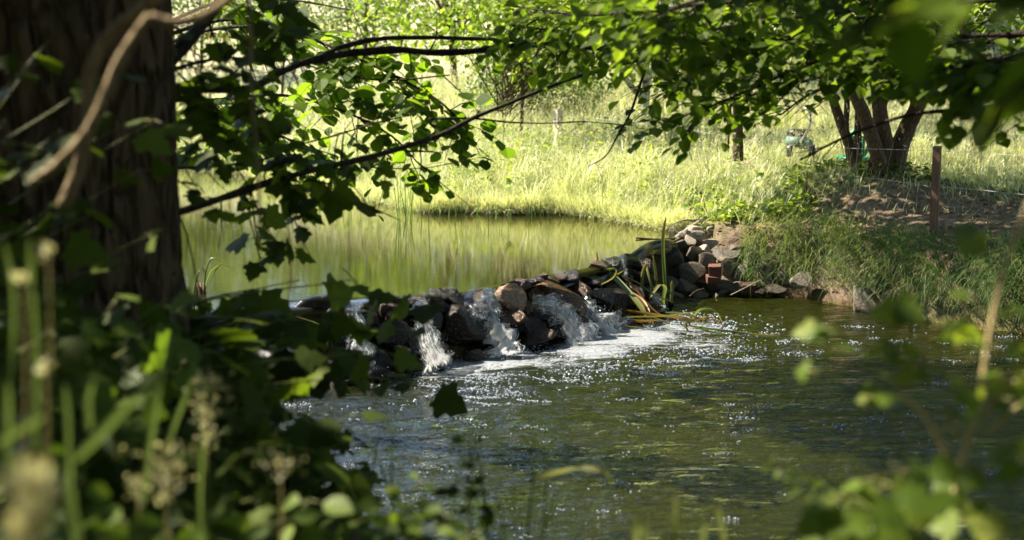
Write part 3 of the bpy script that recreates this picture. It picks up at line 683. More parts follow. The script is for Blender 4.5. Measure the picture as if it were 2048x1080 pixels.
# ------------------------------------------------------------------ foam
def foamdens(x, y):
    d = np.zeros(np.shape(x))
    for (px, py, rx, ry, wgt) in [(1000, 722, 150, 26, 1.0), (900, 740, 110, 26, .9), (1250, 676, 150, 26, 1.05), (1180, 700, 110, 30, .9), (1360, 660, 130, 22, .75), (1400, 690, 120, 22, .65), (1130, 725, 110, 30, .6), (960, 752, 120, 22, .6), (740, 790, 90, 22, .35), (600, 800, 60, 20, .4), (1350, 634, 70, 8, .6)]:
        c = G(px, py, 0); ry = ry * 1.2; ex = rx * 1.1 * c[1] / FOC; ey = abs(G(px, py - ry, 0)[1] - G(px, py + ry, 0)[1]) / 2
        d = np.maximum(d, wgt * np.exp(-(((x - c[0]) / ex) ** 2 + ((y - c[1]) / ey) ** 2) * 1.1))
    return d
xs = np.arange(-2.6, 3.2, .04); ys = np.arange(8.2, 12.4, .05); X, Y = np.meshgrid(xs, ys); D = foamdens(X, Y)
q = np.stack([X, Y, 0 * X], -1); zf = .006 + np.clip(D, 0, 1) * .022 * fb(q, 5)
n = len(xs); ok = (D > .04) & (sdist(X, Y, LOW) < .12); cell = ok[:-1, :-1] & ok[1:, 1:] & ok[1:, :-1] & ok[:-1, 1:]
j, i = np.nonzero(cell); a = j * n + i; T = np.concatenate([np.stack([a, a + 1, a + n + 1], 1), np.stack([a, a + n + 1, a + n], 1)])
V = np.stack([X, Y, zf], -1).reshape(-1, 3); us = np.unique(T); re = -np.ones(len(V), int); re[us] = np.arange(len(us))
ac = Acc(); ac.add(V[us], re[T], D.ravel()[us]); o = ac.build('foam', MT['foam']); tag(o, 'white foam spreading over the water below the weir', 'foam', kind='stuff')
ac = Acc(); V, T = I2; keep = V[:, 2] > -.3; 
N = 150000; x = R.uniform(-2.5, 3.2, N); y = R.uniform(8.0, 12.4, N); q = np.stack([x, y, 0 * x], 1)
dn = foamdens(x, y) * (.25 + 1.2 * np.clip((fb(q * np.array([1, .45, 1]), 6) - .42) * 5, 0, 1))
s = R.rand(N) < dn * .22; x, y = x[s], y[s]
q = np.stack([x, y, np.full(len(x), .006)], 1); balls(ac, q, .004 + .009 * R.rand(len(x)) ** 2, I1, np.tile([1, 1, .8], (len(x), 1)))
# rafts of bubbles drifting off
raft = []
for k in range(420):
    if k < 240: px = R.uniform(1050, 2040); py = 650 + abs(R.normal() * 150) 
    else: px = R.uniform(500, 1500); py = R.uniform(760, 1070)
    c = G(px, min(py, 1075), 0)
    if sdist(np.array([c[0]]), np.array([c[1]]), LOW)[0] > -.08: continue
    near = 1 if py < 800 else .6
    m_ = int(abs(R.normal()) ** 3 * 5 * near) + 1; L = .0065 * math.sqrt(m_)
    pts_ = np.stack([c[0] + R.normal(size=m_) * L * 1.3, c[1] + R.normal(size=m_) * L * .9, np.full(m_, .004)], 1); raft.append(pts_)
for k in range(34):
    px = R.uniform(1040, 1560) if k < 25 else R.uniform(820, 1100); py = R.uniform(665, 750) if k < 25 else R.uniform(745, 800); L = R.uniform(30, 120); cv = R.uniform(-.25, .25); sl_ = R.uniform(-.12, .10)
    t_ = R.rand(int(L * .8)) ; t_.sort(); a_ = np.array([G(px + L * u_, py + L * (sl_ * u_ + cv * u_ * (1 - u_)) + R.normal() * 1.3, .004) for u_ in t_])
    raft.append(a_[sdist(a_[:, 0], a_[:, 1], LOW) < -.03])
q = np.vstack(raft); balls(ac, q, .003 + .005 * R.rand(len(q)) ** 2, I1, np.tile([1, 1, .8], (len(q), 1)))
o = ac.build('bubbles', MT['bubble']); tag(o, 'clusters of small pale bubbles drifting on the stream', 'bubbles', kind='stuff')

# ------------------------------------------------------------------ grass
def scatter(n, x0, x1, y0, y1, dens):
    x = R.uniform(x0, x1, n); y = R.uniform(y0, y1, n); k = R.rand(n) < dens(x, y); x, y = x[k], y[k]
    return np.stack([x, y, height(x, y) - .01], 1)
def land(x, y): return (sdist(x, y, UP) > 0.0) & (sdist(x, y, LOW) > .05)
def inview(x, y, m_=.6): return (np.abs(x) < y * .37 + m_)
def dmeadow(x, y):
    q = np.stack([x, y, 0 * x], -1); c = .35 + .9 * np.clip(fb(q, 1.1) * 2 - .6, 0, 1)
    east = np.clip((x - 1.9) / 1.0, 0, 1) * np.clip((14.4 - y) / .8, 0, 1)      # bare earth under the shrub
    return land(x, y) * inview(x, y) * c * (1 - .93 * np.maximum(east, dirtmask(x, y) * (x > 1.9)))
ac = Acc()
for (n, y0, y1, ln_, wd) in [(95000, 13.0, 17.5, .42, .0065), (60000, 17.5, 23, .45, .010), (40000, 23, 30, .45, .016), (26000, 30, 42, .40, .026)]:
    xr = y1 * .37 + .6; b = scatter(n, -xr, xr, y0, y1, dmeadow); N = len(b)
    b = b[~((b[:, 0] > 1.0) & (b[:, 0] < 2.15) & (b[:, 1] < 13.5))]; N = len(b); tall = fb(b * np.array([1, 1, 0]), .8); ln_ = ln_ * np.where((b[:, 0] > 2.7) & (b[:, 1] < 21), .42, 1.0)
    tus = vnoise(b, 2.6); blades(ac, b, vnoise(b + 50, 1.9) * 12 + R.normal(size=N) * .9, ln_ * (.35 + .8 * tall) * (.6 + .8 * tus) * R.uniform(.5, 1.5, N), R.rand(N) * .7, R.uniform(.2, 2.3, N), wd * R.uniform(.5, 1.6, N), np.clip(fb(b, .9) * 1.0 + (tus - .5) * .5 + R.normal(size=N) * .28, 0, 1), 5)
o = ac.build('meadow_grass', MT['meadow'], smooth=False); tag(o, 'tall sunlit pale green grass covering the far bank and meadow', 'grass', kind='stuff')
ac = Acc(); c_ = scatter(900, -6, 3, 13.2, 21, lambda x, y: land(x, y) * inview(x, y) * ((x < 1.3) | (y > 14.2)) * (.45 + .55 * (sdist(x, y, UP) < .7))); k_ = 46; N = len(c_) * k_; rad_ = R.uniform(.02, .10, N); a_ = R.rand(N) * 6.283
b = np.repeat(c_, k_, 0) + np.stack([rad_ * np.cos(a_), rad_ * np.sin(a_), 0 * a_], 1); tone = np.repeat(R.rand(len(c_)), k_); sz_ = np.repeat(R.uniform(.30, .80, len(c_)), k_)
blades(ac, b, a_ + R.normal(size=N) * .4, sz_ * R.uniform(.5, 1.2, N), R.rand(N) * .5, R.uniform(.8, 2.7, N), R.uniform(.005, .012, N), np.clip(tone * .8 + R.normal(size=N) * .15, 0, 1), 6)
o = ac.build('grass_tussocks', MT['meadow'], smooth=False); tag(o, 'arching tussocks of coarse grass along the far bank', 'grass', kind='stuff')
# fringe leaning out over the pond edge
ac = Acc(); fs = spline(FARW[:-1], 400); N = 20000; idx = R.randint(0, 400, N); b = fs[idx] + np.stack([R.normal(size=N) * .05, np.abs(R.normal(size=N)) * .14 - .02, 0 * R.rand(N)], 1)
b[:, 2] = np.maximum(height(b[:, 0], b[:, 1]), UZ) - .01
cl = fb(b, 3) > .36; b = b[cl]; N = len(b)
blades(ac, b, -math.pi / 2 + R.normal(size=N) * 1.1, R.uniform(.06, .34, N), R.rand(N) * 1.0, R.uniform(.2, 1.8, N), R.uniform(.004, .010, N), np.clip(.62 + R.normal(size=N) * .3, 0, 1), 4)
o = ac.build('pond_edge_grass', MT['meadow'], smooth=False); tag(o, 'grass leaning over the far edge of the still pond', 'grass', kind='stuff')
# seed heads standing above the meadow
b = scatter(9000, -6, 7, 13.6, 24, dmeadow); N = len(b); ac = Acc()
hh = R.uniform(.45, .85, N); az = R.rand(N) * 6.283
blades(ac, b, az, hh, R.rand(N) * .15, R.uniform(.1, .5, N), .004 + .00 * hh, .6, 3)
for k in range(5):
    tp = b + np.stack([np.cos(az) * hh * .22, np.sin(az) * hh * .22, hh * (.86 - .05 * k)], 1) + R.normal(size=(N, 3)) * .012
    inst(ac, LANCE, tp, R.normal(size=(N, 3)) * .5 + [0, 0, .7], R.normal(size=(N, 3)), R.uniform(.015, .05, N), R.rand(N))
o = ac.build('flowering_grass', MT['seed'], smooth=False); tag(o, 'straw coloured flowering grass heads above the meadow', 'grass', kind='stuff')
# right bank: short turf on the earth and drooping tussocks over the water
def dbank(x, y):
    q = np.stack([x, y, 0 * x], -1); dl = sdist(x, y, LOW)
    edge = np.exp(-((dl - .26) / .20) ** 2); c = np.clip((fb(q, 2.3) - .44) * 8, 0, 1)
    return (dl > .06) * (sdist(x, y, UP) > .1) * ((x > 2.12) | (y > 13.45)) * np.clip(edge * (.10 + 1.3 * np.maximum(c, np.clip((x - 2.75) * 3, 0, .45))) + .05 * c * (fb(q, 5) > .5), 0, 1)
b = scatter(60000, 1.6, 5.2, 10.2, 15, dbank); N = len(b)
e = .05; gxv = (sdist(b[:, 0] + e, b[:, 1], LOW) - sdist(b[:, 0] - e, b[:, 1], LOW)); gyv = (sdist(b[:, 0], b[:, 1] + e, LOW) - sdist(b[:, 0], b[:, 1] - e, LOW))
az = np.arctan2(-gyv, -gxv); dl = sdist(b[:, 0], b[:, 1], LOW); edge = np.clip(1.2 - dl / .7, 0, 1); tuft = vnoise(b, 3.4)
ac = Acc(); blades(ac, b, az + (tuft - .5) * 2.2 + R.normal(size=N) * .35 + (1 - edge) * R.normal(size=N) * 2, (.10 + (.30 + .14 * (b[:, 0] > 2.8)) * edge) * R.uniform(.5, 1.3, N), .2 + .5 * R.rand(N), edge * R.uniform(1.2, 2.4, N) + .4, R.uniform(.004, .008, N), np.clip(.42 + (tuft - .5) * .8 + R.normal(size=N) * .22 + (b[:, 0] < 2.7) * .22 - (b[:, 0] > 3.3) * .1, 0, 1), 5)  # sunlit left and shaded right of the bank are put into the blade tone
o = ac.build('bank_grass', MT['bank'], smooth=False); tag(o, 'drooping grass tussocks hanging over the right bank', 'grass', kind='stuff')
# dry litter, clods and twigs on the bare earth
b = scatter(2600, 1.8, 5.4, 11.2, 15, lambda x, y: (sdist(x, y, LOW) > .1) * .8); N = len(b); b[:, 2] += .015
ac = Acc(); inst(ac, OVAL, b, np.stack([R.normal(size=N), R.normal(size=N), .2 * R.normal(size=N)], 1), np.stack([.5 * R.normal(size=N), .5 * R.normal(size=N), np.ones(N)], 1), R.uniform(.02, .06, N), R.rand(N))
b2 = scatter(500, 1.8, 5.2, 11.2, 15, lambda x, y: (sdist(x, y, LOW) > .1) * .8); b2[:, 2] += .01
for q_ in b2[:260]:
    a_ = R.rand() * 6.28; L = R.uniform(.04, .18); tube(ac, [q_, q_ + [math.cos(a_) * L, math.sin(a_) * L, .01]], .002, 4, R.rand())
o = ac.build('leaf_litter', MT['litter'], smooth=False); tag(o, 'dry leaves and bits of twig lying on the bare earth bank', 'leaf litter', kind='stuff')
ac = Acc(); b = scatter(1500, 1.9, 5.4, 11.3, 14.6, lambda x, y: (sdist(x, y, LOW) > .15) * .7)
balls(ac, b + [0, 0, .008], .008 + .028 * R.rand(len(b)) ** 3, I2, R.uniform(.6, 1.3, (len(b), 3)))
o = ac.build('earth_clods', MT['ground']); tag(o, 'small clods of crumbled earth on the right bank', 'earth clods', kind='stuff')
for nm in ('dirt',):
    at = o.data.attributes.new(nm, 'FLOAT', 'POINT'); at.data.foreach_set('value', np.ones(len(o.data.vertices)))
# low broad-leaved weeds on the right bank and round the shrub foot
def weed_patch(name, label, mat, bounds, n, hgt, size, dens=None, tm=OVAL):
    b = scatter(n, *bounds, dens or (lambda x, y: land(x, y) * 1.0)); N = len(b); ac = Acc()
    for q_ in range(5):
        p_ = b + np.stack([R.normal(size=N) * .05, R.normal(size=N) * .05, R.rand(N) * hgt], 1)
        inst(ac, tm, p_, np.stack([R.normal(size=N), R.normal(size=N), .1 + .3 * R.normal(size=N)], 1), np.stack([.4 * R.normal(size=N), .4 * R.normal(size=N), np.ones(N)], 1), size * R.uniform(.6, 1.3, N), R.rand(N))
    o = ac.build(name, mat, smooth=False); return tag(o, label, 'weeds', kind='stuff')
def near_edge(x, y):
    q = np.stack([x, y, 0 * x], -1); dl = sdist(x, y, LOW); return (dl > .05) * (dl < .9) * (fb(q, 2.6) > .5)
weed_patch('bank_weeds', 'small leaved weeds among the tussocks of the right bank', MT['herb'], (2.2, 5.2, 10.4, 13.6), 700, .08, .035, near_edge)
weed_patch('shrub_foot_weeds', 'leafy weeds growing round the foot of the many stemmed shrub', MT['herb'], (1.6, 4.2, 13.9, 15.4), 420, .14, .07, lambda x, y: land(x, y) * (vnoise(np.stack([x, y, 0 * x], -1), 2) > .45))
weed_patch('meadow_weeds', 'broad leaved weeds and docks among the long grass of the far bank', MT['bright'], (-5, 2.4, 13.6, 20), 1500, .42, .075, lambda x, y: land(x, y) * inview(x, y) * (fb(np.stack([x, y, 0 * x], -1), 1.3) > .5))
weed_patch('shore_weeds', 'sunlit leafy weeds between the stone pile and the meadow', MT['bright'], (1.7, 2.9, 13.4, 15.2), 420, .14, .08)

# ------------------------------------------------------------------ posts and wires
def post(px, pytop, pybase, wpx, Yd, mat, rz, name, label, cat, dep=.9):
    s = Yd / FOC; tp = P(px, pytop, Yd); zb = hz(tp[0], Yd) - .15; w = wpx * s / 2; bm = bmesh.new()
    bmesh.ops.create_cube(bm, size=2.0); hh = (tp[2] - zb)
    for v in bm.verts:
        v.co = (v.co.x * w, v.co.y * w * dep, (v.co.z + 1) / 2 * hh)
    bmesh.ops.bevel(bm, geom=bm.edges[:], offset=.004, segments=2, affect='EDGES')
    bmesh.ops.bisect_plane(bm, geom=bm.verts[:] + bm.edges[:] + bm.faces[:], plane_co=(0, 0, hh * .5), plane_no=(0, 0, 1))
    for v in bm.verts: v.co.x += .004 * (random.random() - .5); v.co.y += .004 * (random.random() - .5)
    me = bpy.data.meshes.new(name); bm.to_mesh(me); bm.free(); me.materials.append(mat)
    o = bpy.data.objects.new(name, me); COL.objects.link(o); o.location = (tp[0], Yd, zb); o.rotation_euler = (0, 0, rz)
    return tag(o, label, cat)
post(1116, 218, 320, 14, 18.0, MT['postpale'], -.95, 'fence_post', 'pale weathered square fence post standing in the sunlit meadow grass', 'fence post')
post(1875, 292, 462, 15, 12.3, MT['postdark'], -.5, 'fence_post', 'brown square stake driven into the bare earth of the right bank', 'fence post')
def wire(label, pts, r=.0016, n=30):
    c = [P(*p) for p in pts]; p = spline(c, n); ac = Acc(); tube(ac, p, r, 5); o = ac.build('fence_wire', MT['wire'], origin=c[0]); tag(o, label, 'fence wire', 'thin wires strung between the fence posts')
wire('thin shining wire running right from the top of the pale fence post', [(1122, 230, 17.95), (1300, 248, 16.6), (1480, 276, 15.2), (1660, 294, 13.7), (1790, 299, 12.7), (1870, 301, 12.25)])
wire('lower wire sagging from the middle of the pale fence post towards the shrub', [(1122, 283, 17.95), (1300, 302, 16.6), (1440, 322, 15.4), (1600, 342, 14.0), (1740, 356, 12.9), (1868, 374, 12.25)])
wire('wire leading right out of the picture from the top of the brown stake', [(1882, 302, 12.25), (1960, 306, 11.5), (2110, 316, 11.0)])
wire('low wire leading right out of the picture from the middle of the brown stake', [(1882, 374, 12.25), (1960, 380, 11.5), (2110, 396, 11.0)])
wire('wire leading left across the meadow from the pale fence post', [(1110, 228, 18), (900, 205, 20), (760, 196, 22), (560, 188, 24)])
# a small distant wire fence on the left beyond the pond
for k, (px, lab) in enumerate([(347, 'left'), (418, 'right')]):
    post(px, 140, 180, 7, 27, MT['postpale'], 0, 'fence_post', 'tiny grey fence post far beyond the pond, %s of two beside the trunk' % lab, 'fence post')

# ------------------------------------------------------------------ items in the grass
def box(acc, c, s, r=.5):
    x, y, z = np.array(s) / 2; V = np.array([(a * x, b * y, d * z) for a in (-1, 1) for b in (-1, 1) for d in (-1, 1)]) + c
    T = [(0, 1, 3), (0, 3, 2), (4, 6, 7), (4, 7, 5), (0, 4, 5), (0, 5, 1), (2, 3, 7), (2, 7, 6), (0, 2, 6), (0, 6, 4), (1, 5, 7), (1, 7, 3)]
    acc.add(V, T, r)
def lump(acc, c, s, p=2.6):
    V, T = I2; V = V.copy(); V = np.sign(V) * np.abs(V) ** (2 / p); acc.add(V * np.array(s) / 2 + c, T)
mc = P(1594, 278, 16.2)
root = empty('garden_mower', mc, 'pale teal garden mower with black top and bent metal handle left of the shrub', 'mower')
ac = Acc(); lump(ac, mc + [0, 0, -.02], (.26, .34, .15)); lump(ac, mc + [.08, -.05, -.05], (.18, .26, .13)); ac.build('body', MT['teal'], root)
ac = Acc(); lump(ac, mc + [-.01, 0, .07], (.22, .26, .10)); lump(ac, mc + [.08, 0, .10], (.16, .05, .03)); ac.build('engine_cover', MT['black'], root)
ac = Acc(); tube(ac, spline([P(1600, 285, 16.0), P(1612, 268, 15.95), P(1620, 245, 15.9), P(1620, 224, 15.9), P(1612, 217, 15.92), P(1606, 222, 16.0)], 26), .018, 8); h_ = ac.build('handle', MT['chrome'], root)
ac = Acc(); tube(ac, spline([P(1612, 217, 15.9), P(1619, 216, 15.9), P(1624, 228, 15.9)], 8), .024, 8); ac.build('grip', MT['black'], h_)
for sx in (-.12, .13):
    ac = Acc(); tube(ac, [mc + [sx - .03, -.2, -.12], mc + [sx + .03, -.2, -.12]], .07, 14); ac.build('wheel', MT['black'], root)
cc = P(1718, 286, 15.4)
root = empty('garden_chair', cc - [0, 0, .4], 'bright green plastic garden chair with slatted round back seen between the shrub stems', 'chair')
ac = Acc(); th = np.linspace(0, 2 * math.pi, 33); ring = np.stack([cc[0] + .105 * np.sin(th), 0 * th + cc[1], cc[2] + .155 * np.cos(th)], 1); tube(ac, ring, .022, 8, closed=False); ac.build('back_frame', MT['greenplastic'], root)
for k in (-1, 0, 1):
    ac = Acc(); box(ac, cc + [k * .05, .0, -.03], (.030, .012, .20)); ac.build('back_slat', MT['greenplastic'], root)
ac = Acc(); box(ac, cc + [0, 0, .065], (.17, .014, .02)); ac.build('back_rail', MT['greenplastic'], root)
ac = Acc(); lump(ac, cc + [0, .2, -.17], (.36, .42, .04), 4); ac.build('seat', MT['greenplastic'], root)
for sx in (-.15, .15):
    for sy in (.03, .36):
        ac = Acc(); tube(ac, [cc + [sx, sy, -.18], cc + [sx * 1.15, sy, -.52]], .018, 7); ac.build('leg', MT['greenplastic'], root)
rc = P(418, 70, 34); ac = Acc(); box(ac, rc, (.9, .04, .12)); box(ac, rc + [-.35, 0, -.25], (.06, .06, .45)); box(ac, rc + [.35, 0, -.25], (.06, .06, .45)); o = ac.build('red_rail', MT['redwood'], smooth=False, origin=rc)
tag(o, 'faded red wooden rail far off in the meadow beside the big trunk', 'rail')

# dead branches
def stick(name, label, pts, r0, r1, mat='deadwood', twigs=()):
    c = [P(*p) for p in pts]; n = 18; ac = Acc(); tube(ac, spline(c, n), np.linspace(r0, r1, n), 7, rough=.25)
    for tw in twigs: tube(ac, spline([P(*p) for p in tw], 8), np.linspace(r1 * 1.1, r1 * .4, 8), 5)
    o = ac.build(name, MT[mat], origin=c[0]); return tag(o, label, 'branch')
stick('dead_branch', 'grey dead branch lying from the pond edge up into the grass', [(1352, 478, 13.4), (1390, 450, 13.6), (1420, 428, 13.9), (1450, 404, 14.3)], .03, .016, twigs=[[(1400, 443, 13.7), (1372, 440, 13.7), (1350, 446, 13.6)]])
stick('dead_branch', 'bare fallen branch lying in the grass left of the many stemmed shrub', [(1474, 314, 16), (1500, 328, 15.8), (1530, 345, 15.5), (1560, 358, 15.2)], .035, .012)
stick('dead_branch', 'thin dead twig lying on the wet stones at the waterline', [(1462, 590, 12.4), (1490, 576, 12.45), (1520, 560, 12.5)], .006, .004)
stick('dead_branch', 'curved dark twig floating in the shallows of the pond', [(1272, 476, 13.2), (1310, 478, 13.2), (1350, 477, 13.2)], .008, .006, 'bough')
stick('dead_branch', 'broken twig sticking out of the water below the stone pile', [(1380, 592, 12.2), (1392, 582, 12.3), (1408, 577, 12.35)], .006, .004, 'stem')

# ------------------------------------------------------------------ bent reeds on the weir and reeds in the pond
def strap_plant(name, label, cat, blades_, mat='iris', n=18):
    base = P(*blades_[0][0][0]); root = empty(name, base, label, cat)
    for pts, w, r in blades_:
        ac = Acc(); c = [P(*p) for p in pts]; ribbon(ac, c, .78 * w * c[0][1] / FOC, r, n, side=(1, -.3, 0) if abs(pts[0][0] - pts[-1][0]) < abs(pts[0][1] - pts[-1][1]) else (0, -.75, .65), fold=.5)
        ac.build('leaf', MT[mat], root)
    ac = Acc()
    for k in range(3): tube(ac, [base + [0, 0, -.1], base + R.normal(size=3) * .02 + [0, 0, .03]], [.02, .008], 6, .1)
    ac.build('root', MT['litter'], root)
Yr = 11.6
strap_plant('reed_plant', 'bent green and orange reed leaves lying down the right face of the weir', 'reed', [
    ([(1200, 530, 11.7), (1240, 565, 11.5), (1280, 610, 11.3), (1310, 655, 11.15)], 14, .9), ([(1200, 545, 11.7), (1230, 575, 11.5), (1270, 600, 11.4), (1290, 622, 11.3)], 12, .12),
    ([(1185, 570, 11.6), (1200, 545, 11.5), (1230, 538, 11.4), (1225, 556, 11.3), (1190, 575, 11.2)], 9, .85), ([(1175, 560, 11.6), (1170, 590, 11.4), (1180, 610, 11.3)], 9, .2),
    ([(1190, 580, 11.6), (1230, 610, 11.3), (1260, 640, 11.15), (1330, 640, 11.0)], 13, .05), ([(1240, 620, 11.3), (1300, 628, 11.1), (1360, 636, 11.0), (1400, 640, 10.9)], 12, .25),
    ([(1210, 640, 11.2), (1260, 634, 11.1), (1330, 632, 11), (1400, 622, 11)], 8, .6), ([(1205, 636, 11.2), (1240, 650, 11.1), (1290, 656, 11.0)], 5, .5), ([(1215, 535, 11.75), (1255, 560, 11.6), (1300, 612, 11.4), (1330, 634, 11.25)], 9, .08), ([(1190, 560, 11.6), (1215, 590, 11.45), (1250, 625, 11.25), (1290, 640, 11.1)], 9, .22),
    ([(1180, 552, 11.7), (1210, 560, 11.6), (1250, 540, 11.6)], 7, .98), ([(1160, 580, 11.5), (1172, 556, 11.5), (1200, 540, 11.5)], 6, .3), ([(1230, 590, 11.5), (1262, 604, 11.4), (1300, 632, 11.2), (1345, 646, 11.1)], 8, .5), ([(1255, 580, 11.6), (1280, 596, 11.45), (1296, 620, 11.3), (1300, 648, 11.15)], 7, .15),
    ([(1240, 548, 11.7), (1276, 566, 11.6), (1310, 590, 11.5), (1350, 606, 11.4)], 7, .9), ([(1330, 625, 11.2), (1370, 628, 11.1), (1410, 640, 11.0)], 9, .7), ([(1200, 556, 11.6), (1196, 590, 11.4), (1188, 626, 11.2)], 6, .75), ([(1222, 560, 11.6), (1226, 600, 11.4), (1240, 632, 11.2)], 7, .1), ([(1210, 620, 11.2), (1180, 600, 11.3), (1176, 640, 11.2)], 5, .35)])
strap_plant('reed_plant', 'upright green reed leaves on the weir just left of the stone wall', 'reed', [
    ([(1332, 600, 12.0), (1328, 540, 12.0), (1326, 480, 11.95), (1332, 430, 11.9)], 9, .8), ([(1310, 610, 12.0), (1312, 560, 12.0), (1306, 510, 12.0)], 7, 1.0), ([(1322, 620, 11.9), (1300, 560, 11.9), (1290, 520, 12)], 6, .95),
    ([(1330, 640, 11.9), (1326, 600, 11.8), (1330, 575, 11.7), (1318, 570, 11.6), (1298, 598, 11.5)], 10, .9), ([(1342, 606, 11.9), (1344, 580, 11.9), (1344, 562, 11.9)], 9, .95), ([(1282, 580, 11.9), (1286, 545, 11.9), (1294, 525, 11.9)], 9, .45), ([(1284, 605, 11.9), (1282, 570, 11.9)], 9, .15)])
strap_plant('reed_plant', 'tangle of green and brown reed leaves drifting at the tip of the foam', 'reed', [
    ([(1380, 645, 11.2), (1400, 620, 11.1), (1430, 622, 11.0), (1446, 648, 10.9)], 10, .95), ([(1340, 628, 11.3), (1370, 640, 11.2), (1400, 640, 11)], 12, .7), ([(1380, 652, 11.1), (1440, 660, 11), (1500, 668, 10.8), (1560, 672, 10.7)], 9, .8),
    ([(1390, 655, 11), (1440, 668, 10.9), (1480, 672, 10.8)], 9, .95), ([(1410, 650, 11), (1408, 628, 11), (1404, 648, 10.9)], 6, 1.0), ([(1400, 640, 11.0), (1430, 640, 11.0), (1450, 655, 10.9)], 6, .02), ([(1390, 642, 11.0), (1420, 634, 11.0), (1440, 650, 10.9)], 5, .1), ([(1360, 645, 11.0), (1375, 660, 11.0), (1370, 680, 10.9)], 5, .9)])
strap_plant('reed_plant', 'young grassy reed on the left end of the weir beside dark foliage', 'reed', [
    ([(404, 672, 9.3), (398, 620, 9.3), (392, 570, 9.3)], 6, .95), ([(402, 672, 9.3), (388, 610, 9.3), (392, 560, 9.3), (400, 540, 9.3)], 6, .9), ([(406, 672, 9.3), (410, 620, 9.3), (430, 590, 9.3)], 5, 1.0), ([(398, 672, 9.3), (380, 640, 9.3), (350, 570, 9.3)], 5, .85),
    ([(404, 700, 9.3), (396, 660, 9.3), (400, 630, 9.3)], 6, .95), ([(396, 670, 9.3), (376, 690, 9.2), (380, 700, 9.2)], 5, .7)])
strap_plant('reed_plant', 'arching reed tuft in the pond above the left end of the weir', 'reed', [
    ([(408, 575, 10.2), (412, 540, 10.2), (425, 516, 10.2), (448, 526, 10.2)], 5, .98), ([(410, 575, 10.2), (420, 545, 10.2), (440, 530, 10.2), (462, 536, 10.2)], 5, 1.0), ([(414, 575, 10.2), (424, 550, 10.2), (440, 536, 10.2), (456, 545, 10.2)], 5, .9), ([(408, 570, 10.2), (410, 545, 10.2), (404, 535, 10.2)], 5, .85), ([(416, 572, 10.2), (440, 530, 10.2), (464, 540, 10.2), (474, 580, 10.2)], 4, .9)])
strap_plant('reed_plant', 'small green shoot leaning beside the black liner hump', 'reed', [
    ([(660, 660, 9.2), (630, 645, 9.2), (590, 632, 9.2)], 5, .9), ([(655, 655, 9.2), (640, 662, 9.2), (622, 668, 9.2)], 5, .95)])
def reed_stand(label, px, py, n, spread, hgt, wd=.010, ln=.12):
    b0 = G(px, py, UZ); root = empty('reed_clump', b0, label, 'reed', 'reeds growing out of the pond'); ac = Acc()
    b = b0 + np.stack([R.normal(size=n) * spread, R.normal(size=n) * spread, -.08 + 0 * R.rand(n)], 1)
    blades(ac, b, R.rand(n) * 6.28, hgt * R.uniform(.55, 1.1, n), R.rand(n) * ln, R.uniform(.0, .35, n), wd * R.uniform(.7, 1.2, n), R.rand(n), 6)
    ac.build('blades', MT['reed'], root)['kind'] = 'stuff'
reed_stand('tall green reed clump standing in the pond in front of the far grass', 815, 438, 22, .10, .78)
reed_stand('thin reeds in the pond right of the hanging maple twig', 700, 424, 14, .35, .45, .008)
reed_stand('sparse reeds in open water under the lower bough', 620, 428, 16, .45, .35, .008)
reed_stand('pair of reed tufts standing in the left of the pond', 475, 440, 14, .16, .45, .010)
reed_stand('small dark reed tuft in the middle of the pond', 980, 462, 12, .07, .30, .007, .5)
reed_stand('reeds at the foot of the far bank right of the tall clump', 905, 430, 22, .35, .4, .009)
reed_stand('short reed tuft against the bank below the pale fence post', 1040, 432, 20, .25, .35, .009)

# ------------------------------------------------------------------ trees
# spots chosen to be lit; canopy leaves on their sun line are removed: (point, radius)
GAPS = [(P(650, 200, 7.7), .95), (P(480, 160, 7.9), .6), (P(800, 170, 7.6), .6), (P(540, 320, 7.8), .5), (P(600, 40, 7.8), .5), (P(1850, 720, 2.4), .42), (P(1980, 520, 2.4), .2), (P(1640, 690, 2.5), .22), (P(290, 40, 2.6), .08), (P(400, 20, 2.6), .07), (P(185, 240, 2.6), .07), (P(75, 370, 2.6), .07), (P(400, 600, 3.8), .12),
    (P(240, 640, 3.4), .12), (P(520, 620, 4.2), .10), (P(60, 1000, 1.2), .07), (P(200, 850, 1.8), .10), (P(20, 930, 1.9), .09), (P(330, 1000, 2.3), .12), (P(412, 870, 2.9), .10), (P(600, 960, 2.6), .10), (P(1150, 940, 3.4), .14),
    (P(1350, 1040, 2.5), .14), (P(840, 720, 4.9), .09), (P(790, 830, 4.0), .10), (P(700, 560, 5.2), .08), (P(300, 720, 2.4), .07), (P(130, 700, 2.0), .06), (P(940, 1000, 2.9), .10), (P(1760, 980, 2.3), .09), (P(1880, 30, 1.9), .08), (P(360, 560, 3.7), .08)]
GAPS += [(G(x_, y_, 0.1), r_) for x_, y_, r_ in ((860, 680, .42), (960, 670, .42), (1060, 660, .42), (1160, 650, .42), (1260, 640, .42), (1350, 640, .35), (1000, 720, .35), (1250, 690, .3), (700, 640, .12), (600, 620, .1), (420, 640, .1), (1440, 560, .3))]
_gr = np.random.RandomState(3)
GAPS += [(P(_gr.uniform(0, 900), _gr.uniform(560, 1060), _gr.uniform(2.0, 4.2)), _gr.uniform(.03, .07)) for k in range(34)]
GAPS += [(P(_gr.uniform(1300, 2040), _gr.uniform(0, 260), _gr.uniform(5.5, 7.5)), _gr.uniform(.14, .34)) for k in range(60)]
def sunlit(q):
    keep = np.ones(len(q), bool)
    for c, r in GAPS:
        d = q - c; a = d @ SUN; p = d - a[:, None] * SUN; keep &= ~((a > .35) & ((p * p).sum(1) < (r + .05) ** 2))
    return q[keep]
